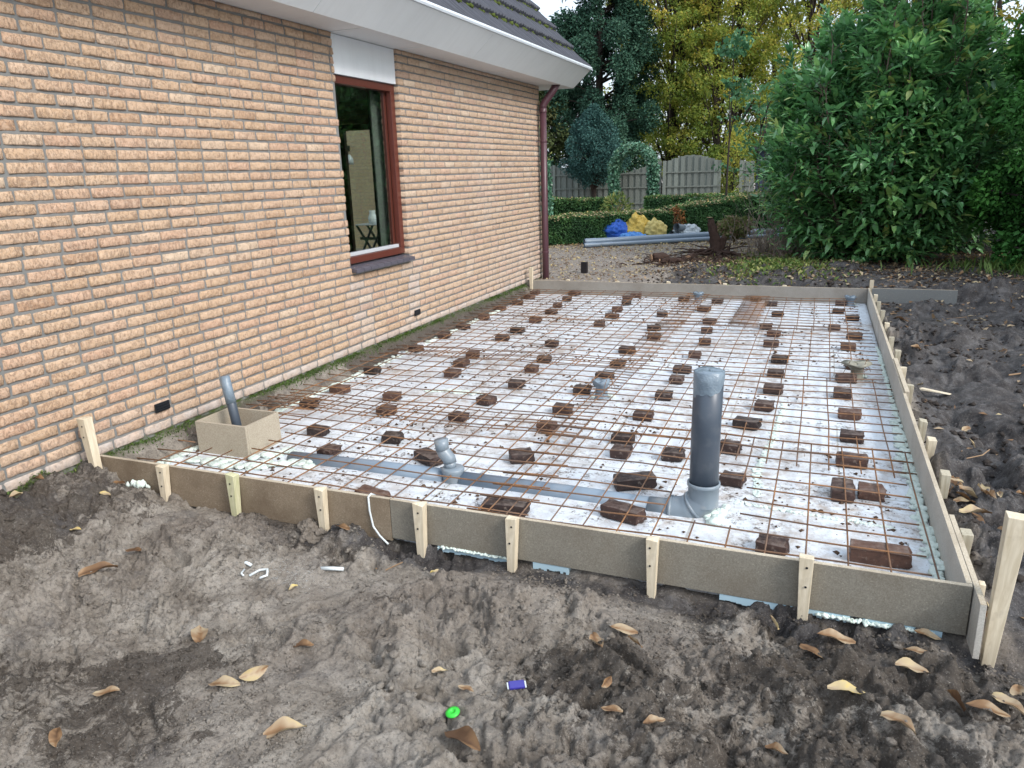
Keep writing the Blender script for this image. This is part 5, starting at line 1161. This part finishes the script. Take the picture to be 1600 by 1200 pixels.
lpipe((-.30, 11.10, .034), (3.0, 13.62, .036), .034, 'long grey pipe hidden behind the two others')
def bag(x, y, sx, sy, sz, mat, label, seed, name='rubble_bag', cat='bag', z=0.0, knob=0):
    r_ = np.random.default_rng(seed); n, m_ = 40, 26; th = np.linspace(0, 2*math.pi, n, endpoint=False); ph = np.linspace(.02, math.pi-.02, m_); TH, PH = np.meshgrid(th, ph)
    k = 1+.40*fbm(TH*1.3+np.sin(TH)*1.0, PH*1.8, seed, 3)+.14*np.abs(fbm(np.cos(TH)*4+3, np.sin(TH)*4+PH*3, seed+3, 3))
    k = k*(1+.05*np.sin(TH*1)*0)
    X_ = sx*k*np.sin(PH)*np.cos(TH); Y_ = sy*k*np.sin(PH)*np.sin(TH); Z_ = np.maximum(0, sz*(k*np.cos(PH)*.75+.55))+knob*np.exp(-((X_+sx*.3)**2+Y_**2)/(sx*.3)**2)
    g_ = np.arange(n*m_).reshape(m_, n); F = np.stack([g_[:-1], np.roll(g_[:-1], -1, 1), np.roll(g_[1:], -1, 1), g_[1:]], -1).reshape(-1, 4)[:, ::-1]
    o = mobj(name, make_mesh(name, np.stack([X_, Y_, Z_], -1).reshape(-1, 3), F, (mat,), None, True)); o.location = (x, y, z)
    o.modifiers.new('s', 'SUBSURF').render_levels = 1; tx = bpy.data.textures.get('bagtex') or bpy.data.textures.new('bagtex', 'CLOUDS'); tx.noise_scale = .07
    md = o.modifiers.new('d', 'DISPLACE'); md.texture = tx; md.strength = .07; return tag(o, label, cat)
def cloth(name, a, b, r__=.45):
    t = NT(name, r__, .4); t.col(t.mix(t.noise(22, 5, .7, None, 1.0), a, b)); t.bump(t.noise(30, 5, .65, None, 1.4), .8, .02); return t.m
bag(-.26, 12.02, .25, .2, .31, cloth('blue_bag', (.012, .06, .36), (.03, .15, .60)), 'crumpled deep blue plastic bag, leftmost of the heap by the hedge', 1)
bag(.15, 11.80, .25, .16, .15, cloth('light_blue_bag', (.03, .15, .50), (.12, .34, .70)), 'flat lighter blue plastic bag lying in front of the yellow one', 2)
bag(.13, 12.12, .26, .2, .36, cloth('yellow_bag', (.45, .29, .05), (.70, .53, .12)), 'bright yellow net bag on top of the heap', 3, knob=.05)
bag(.46, 12.10, .23, .2, .30, cloth('pale_yellow_bag', (.45, .36, .10), (.66, .55, .22)), 'faded pale yellow bag right of the bright yellow one', 4)
bag(1.02, 12.45, .25, .16, .22, cloth('clear_bag', (.36, .42, .46), (.66, .72, .76), .25), 'translucent whitish plastic bag heaped behind the grey fittings', 5)
for i, (x, y, z, dx, dy, dz, r__, lab) in enumerate(((.88, 12.15, .27, .12, .3, -.05, .065, 'grey pipe fitting with its dark open end facing the house, upper one'), (.80, 12.1, .14, .1, .3, -.02, .058, 'grey pipe fitting with open end, lower of the pair beside the pale yellow bag'), (.62, 12.05, .05, .42, .15, .02, .045, 'short grey pipe piece lying beside the pale yellow bag'))):
    mb = MB(); p0 = np.array((x, y, z)); p1 = p0+np.array((dx, dy, dz)); mb.tube([p0, p1], r__, 18, False); mb.tube([p1, p0], r__*.88, 18, False); d_ = (p1-p0)/np.linalg.norm(p1-p0); mb.tube([p0+d_*.0, p0+d_*.05], r__*1.12, 18, False); mb.tube([p1, p1+d_*.001], r__*.9, 18, True)
    tag(mb.build('pipe_fitting', M['pvc_l'], smooth=True), lab, 'pipe fitting', 'grey pipe fittings by the hedge')
# --- stump with roots
sr = np.random.default_rng(9)
zs_ = gz(1.92, 9.9)
st_ = empty('tree_stump', (1.92, 9.85, zs_), 'dark brown forked tree stump with torn roots behind the back board', 'stump')
b = MB(); b.tube([(0, 0, -.1), (.0, 0, .1), (-.02, 0, .25), (-.07, 0, .42), (-.12, .0, .60)], [.15, .105, .085, .07, .055], 12); b.tube([(.03, 0, .05), (.08, .0, .2), (.12, 0, .33)], [.08, .06, .045], 10); b.tube([(.12, .03, -.03), (.22, .03, .22)], [.035, .02], 8)
so2 = b.build('trunk', M['root'], st_, smooth=True); s2_ = so2.modifiers.new('s', 'SUBSURF'); s2_.render_levels = 2
tx = bpy.data.textures.new('barktex', 'CLOUDS'); tx.noise_scale = .05; md = so2.modifiers.new('d', 'DISPLACE'); md.texture = tx; md.strength = .06
MB().lathe([(.0, .004), (.05, .0)], (-.125, 0, .604), 12).build('cut_face', M['cut_wood'], st_)
rt = MB()
for i in range(34):
    a = sr.uniform(0, 6.28); L = sr.uniform(.2, .75); z = sr.uniform(.0, .07); P = [(.08*math.cos(a), .08*math.sin(a), z+.05)]
    for k in range(4): P.append((P[-1][0]+L/4*math.cos(a+sr.normal(0, .35)), P[-1][1]+L/4*math.sin(a+sr.normal(0, .35))*.7, max(0, P[-1][2]+sr.normal(-.008, .03))))
    rt.tube(P, np.linspace(sr.uniform(.014, .032), .005, 5), 7)
rt.build('roots', M['root'], st_, smooth=True)
for i, (x, y, a, L, r__, lab) in enumerate(((1.18, 9.05, .5, .26, .075, 'gnarled dark root log, leftmost of the pieces left of the stump'), (1.60, 9.35, 1.35, .20, .055, 'short root log with a pale sawn face towards the slab'), (1.42, 8.75, .1, .34, .045, 'thin root log lying in front of the other pieces'))):
    z = gz(x, y)+r__*.7; mb = MB(); P = [(-L/2*math.cos(a), -L/2*math.sin(a), 0), (0, 0, .02), (L/2*math.cos(a), L/2*math.sin(a), .01)]; mb.tube(P, [r__, r__*1.1, r__*.8], 10); o = mb.build('root_log', M['root'], smooth=True); o.location = (x, y, z)
    s2_ = o.modifiers.new('s', 'SUBSURF'); s2_.render_levels = 2; md = o.modifiers.new('d', 'DISPLACE'); md.texture = tx; md.strength = .06; tag(o, lab, 'log', 'root pieces left of the stump')
    f = MB(); f.tube([(-L/2*math.cos(a)*1.02, -L/2*math.sin(a)*1.02, 0), (-L/2*math.cos(a)*1.10, -L/2*math.sin(a)*1.10, 0)], r__*.8, 10); f.build('cut_face', M['cut_wood'], o)
rt = MB()
for i in range(230):
    x = 1.6+sr.normal(0, .42); y = 9.1+sr.normal(0, .35); a = sr.uniform(0, 6.28); L = sr.uniform(.08, .4); z = gz(x, y); P = [(x, y, z+.01)]
    for k in range(3): P.append((P[-1][0]+L/3*math.cos(a+sr.normal(0, .5)), P[-1][1]+L/3*math.sin(a+sr.normal(0, .5)), max(z, P[-1][2]+sr.normal(.005, .025))))
    rt.tube(P, np.linspace(sr.uniform(.003, .012), .002, 4), 5)
tag(rt.build('root_tangle', M['root'], smooth=True), 'tangle of reddish dark roots strewn round the stump', 'roots', kind='stuff')
# bare brush and twigs left of the laurel
rt = MB()
for i in range(230):
    x = 2.95+sr.normal(0, .38); y = 10.6+sr.normal(0, .6); H = sr.uniform(.15, .75) if i > 90 else sr.uniform(.6, 1.5); a = sr.uniform(0, 6.28); l = sr.uniform(.1, .7)*H; P = [(x, y, 0)]
    for k in range(4): P.append((P[-1][0]+l/4*math.cos(a)+sr.normal(0, .03), P[-1][1]+l/4*math.sin(a)+sr.normal(0, .03), P[-1][2]+H/4))
    rt.tube(P, np.linspace(.006, .0018, 5), 4)
tag(rt.build('bare_brush', M['brush'], smooth=True), 'thicket of bare grey-brown twigs left of the laurel bush', 'brush', kind='stuff')

# --- cherry laurel
def laurel(x, y, seed, label, R_=(1.42, .95), H=4.35, nst=74, nshoot=3300):
    r_ = np.random.default_rng(seed); root = empty('laurel_bush', (x, y, 0), label, 'bush')
    stems = []; pts = []
    for i in range(nst):
        a = r_.uniform(0, 6.28); rr = r_.uniform(0, 1)**.55; tx_ = R_[0]*rr*math.cos(a); ty_ = R_[1]*rr*math.sin(a)
        h = H*(1-.34*rr**2-.10*(tx_ < -.5))*r_.uniform(.42, 1.06); P = wobble(r_, (tx_*.22, ty_*.22, -.05), (tx_*1.05, ty_*1.05, h), 9, .05)
        P[:, 0] += tx_*.35*np.sin(np.linspace(0, math.pi, 9)); P[:, 1] += ty_*.35*np.sin(np.linspace(0, math.pi, 9)); stems.append((P, .022, .006)); pts.append(P)
    PS = []; DS = []; VS = []; LS = []
    SB = MB()
    for i in range(nshoot):
        P = pts[i % nst]; t_ = r_.uniform(.03, 1)**(.8 if i % 3 else 1.5)*8; k = int(min(t_, 7.99)); f = t_-k; p = P[k]*(1-f)+P[min(k+1, 8)]*f
        
        out = np.array([p[0]/R_[0], p[1]/R_[1], 0]); o_ = out/(np.linalg.norm(out)+.2); d_ = o_*r_.uniform(.3, 1.0)+np.array([r_.normal(0, .55), r_.normal(0, .55), r_.uniform(-.15, .8)+(.7 if k > 6 else 0)]); d_ /= np.linalg.norm(d_)
        sl = r_.uniform(.12, .42)+(.45*r_.random() if p[2] < 1.6 else 0); e = p+d_*sl; e[2] = max(.12, e[2]-.05*(e[2] < 1))
        if i % 3 == 0: SB.tube([p, (p+e)/2+np.array([0, 0, .01]), e], [.005, .004, .002], 4, False)
        nl = r_.integers(7, 12); tt = np.linspace(.25, 1, nl); phi = r_.uniform(0, 6.28)+np.arange(nl)*2.4
        u_ = np.cross(d_, [0, 0, 1.]); u_ /= np.linalg.norm(u_)+1e-6; w_ = np.cross(d_, u_); cv = r_.normal(.42, .18)+.25*(r_.random() < .10)+.5*(r_.random() < .012); zl = r_.uniform(.7, 1.2)
        for t2, ph in zip(tt, phi):
            rad_ = u_*math.cos(ph)+w_*math.sin(ph); op = .95-.55*t2+r_.normal(0, .12)
            PS.append(p+(e-p)*t2); DS.append(d_*(1-op*.5)+rad_*op+np.array([0, 0, r_.uniform(-.2, .45)])); VS.append(cv+r_.normal(0, .10)+.10*(t2 > .8)); LS.append(zl*r_.uniform(.16, .25)*(1-.25*(t2 > .9)))
    trunk_tree(root, stems, M['bark_l'], 'stems'); SB.build('shoots', M['bark_l'], root)
    PS = np.array(PS); DS = norm(np.array(DS)); n = len(PS); up = np.array([0, 0, 1.])+rdir(r_, n)*.35
    LS = np.array(LS); leaves('foliage', PS, DS, up, LS, LS*.31, np.clip(np.array(VS), 0, 1), M['laurel'], root, .12, .18, False)
laurel(4.14, 9.75, 3, 'huge glossy cherry laurel bush filling the right of the garden behind the back board', R_=(1.12, .9), nst=90, nshoot=3900)
laurel(3.55, 10.9, 8, 'paler laurel shoots rising behind the left side of the big laurel', (.75, .6), 3.9, 30, 1100)
laurel(5.2, 11.0, 9, 'dark laurel shoots between the big laurel and the conifer hedge', (.6, .6), 3.6, 26, 700)
for i, (x, y, H, R_, lab) in enumerate(((6.30, 8.7, 5.6, 1.08, 'bright green conifer at the right edge, nearest the slab'), (7.9, 8.2, 5.6, 1.1, 'green hedge conifer just outside the right edge'), (6.6, 11.2, 5.8, 1.1, 'dark green conifer filling the gap right of the laurel'), (8.6, 6.5, 5.6, 1.1, 'green hedge conifer farther forward on the right'), (9.0, 4.2, 5.6, 1.1, 'green hedge conifer on the right, level with the slab'), (3.3, 14.6, 3.0, .9, 'low dark conifer behind the left side of the laurel'), (5.4, 13.6, 4.6, 1.2, 'conifer closing the gap behind the laurel, farthest of the row'), (7.4, 12.8, 5.4, 1.3, 'conifer behind the bright green one at the right edge'))):
    cypress(x, y, H, R_, .15, M['thuja'] if i != 5 else M['conifer'], lab, 80+i, 11000 if i < 2 else 5000, 'conifers of the right-hand hedge', leaf=.12)
# --- weeds and litter at the garden edge
r_ = np.random.default_rng(71)
def scatter(name, n, fx, mat, L0, L1, asp, label, cat, up=.2, v=(0, 1)):
    x, y = fx(n); k = ~((x > -.1) & (x < 4.1) & (y < 6.45) & (y > -.05)); x, y = x[k], y[k]; m_ = len(x); P = np.stack([x, y, ground_h(x, y)+.006], -1)
    D_ = rdir(r_, m_)*np.array([1, 1, .3])+np.array([0, 0, up]); L = r_.uniform(L0, L1, m_)
    o = leaves(name, P, D_, rdir(r_, m_)*.35+np.array([0, 0, 1]), L, L*asp, r_.uniform(v[0], v[1], m_), mat, None, .1, .15, True); return tag(o, label, cat, kind='stuff')
scatter('yard_leaves', 9000, lambda n: (r_.uniform(-3, 3.2, n), r_.uniform(6.8, 14.5, n)), M['litter'], .025, .06, .6, 'small yellow and brown leaves scattered on the gravel yard', 'leaves')
scatter('hedge_leaves', 5200, lambda n: (r_.uniform(-3, 4.5, n), 10.9+r_.normal(0, .5, n)+.72*r_.uniform(-.5, 4, n)*0+r_.uniform(0, 3, n)), M['litter'], .03, .06, .6, 'fallen leaves gathered along the hedges and pipes', 'leaves', v=(.3, 1))
scatter('edge_leaves', 9500, lambda n: (r_.uniform(1.6, 9.5, n), 8.6+np.abs(r_.normal(0, 1.7, n))*np.sign(r_.uniform(-.5, 1, n))), M['litter'], .03, .08, .55, 'brown leaves lying below the laurel', 'leaves', v=(0, .75))
scatter('soil_leaves', 420, lambda n: (r_.uniform(4.1, 7, n), r_.uniform(.2, 7.5, n)), M['litter'], .03, .07, .45, 'small leaf scraps on the dark soil right of the slab', 'leaves', v=(0, .8))
scatter('weeds', 2600, lambda n: (r_.normal(2.95, .34, n), r_.normal(8.3, .75, n)), M['weed'], .03, .09, .4, 'low yellow-green weeds left of the laurel, behind the back board', 'weeds', .9)
scatter('weeds', 380, lambda n: (r_.normal(5.6, .5, n), r_.normal(8.3, .4, n)), M['weed'], .06, .22, .12, 'thin green stalks of weeds below the conifer at the right', 'weeds', 1.6, (0, .6))
scatter('wall_moss', 1500, lambda n: (np.abs(r_.normal(0, .018, n))-.0, r_.uniform(-2, -.06, n)), M['weed'], .006, .018, .5, 'moss tufts along the foot of the wall in front', 'moss', .8, (0, .6))
x_ = np.abs(r_.normal(0, .028, 5200))+.002; y_ = r_.uniform(.05, 6.3, 5200); kk = fbm(y_*3, x_*10, 5, 3)+r_.uniform(-.2, .2, 5200) > -.05; x_, y_ = x_[kk], y_[kk]; m_ = len(x_)
tag(leaves('wall_moss', np.stack([x_, y_, ground_h(x_, y_)], -1), rdir(r_, m_)*.7+np.array([0, 0, .9]), rdir(r_, m_), r_.uniform(.008, .026, m_), r_.uniform(.004, .01, m_), r_.uniform(0, .35, m_), M['weed'], None, .1, .1, True), 'moss and seedlings between the brick wall and the insulation', 'moss', kind='stuff')
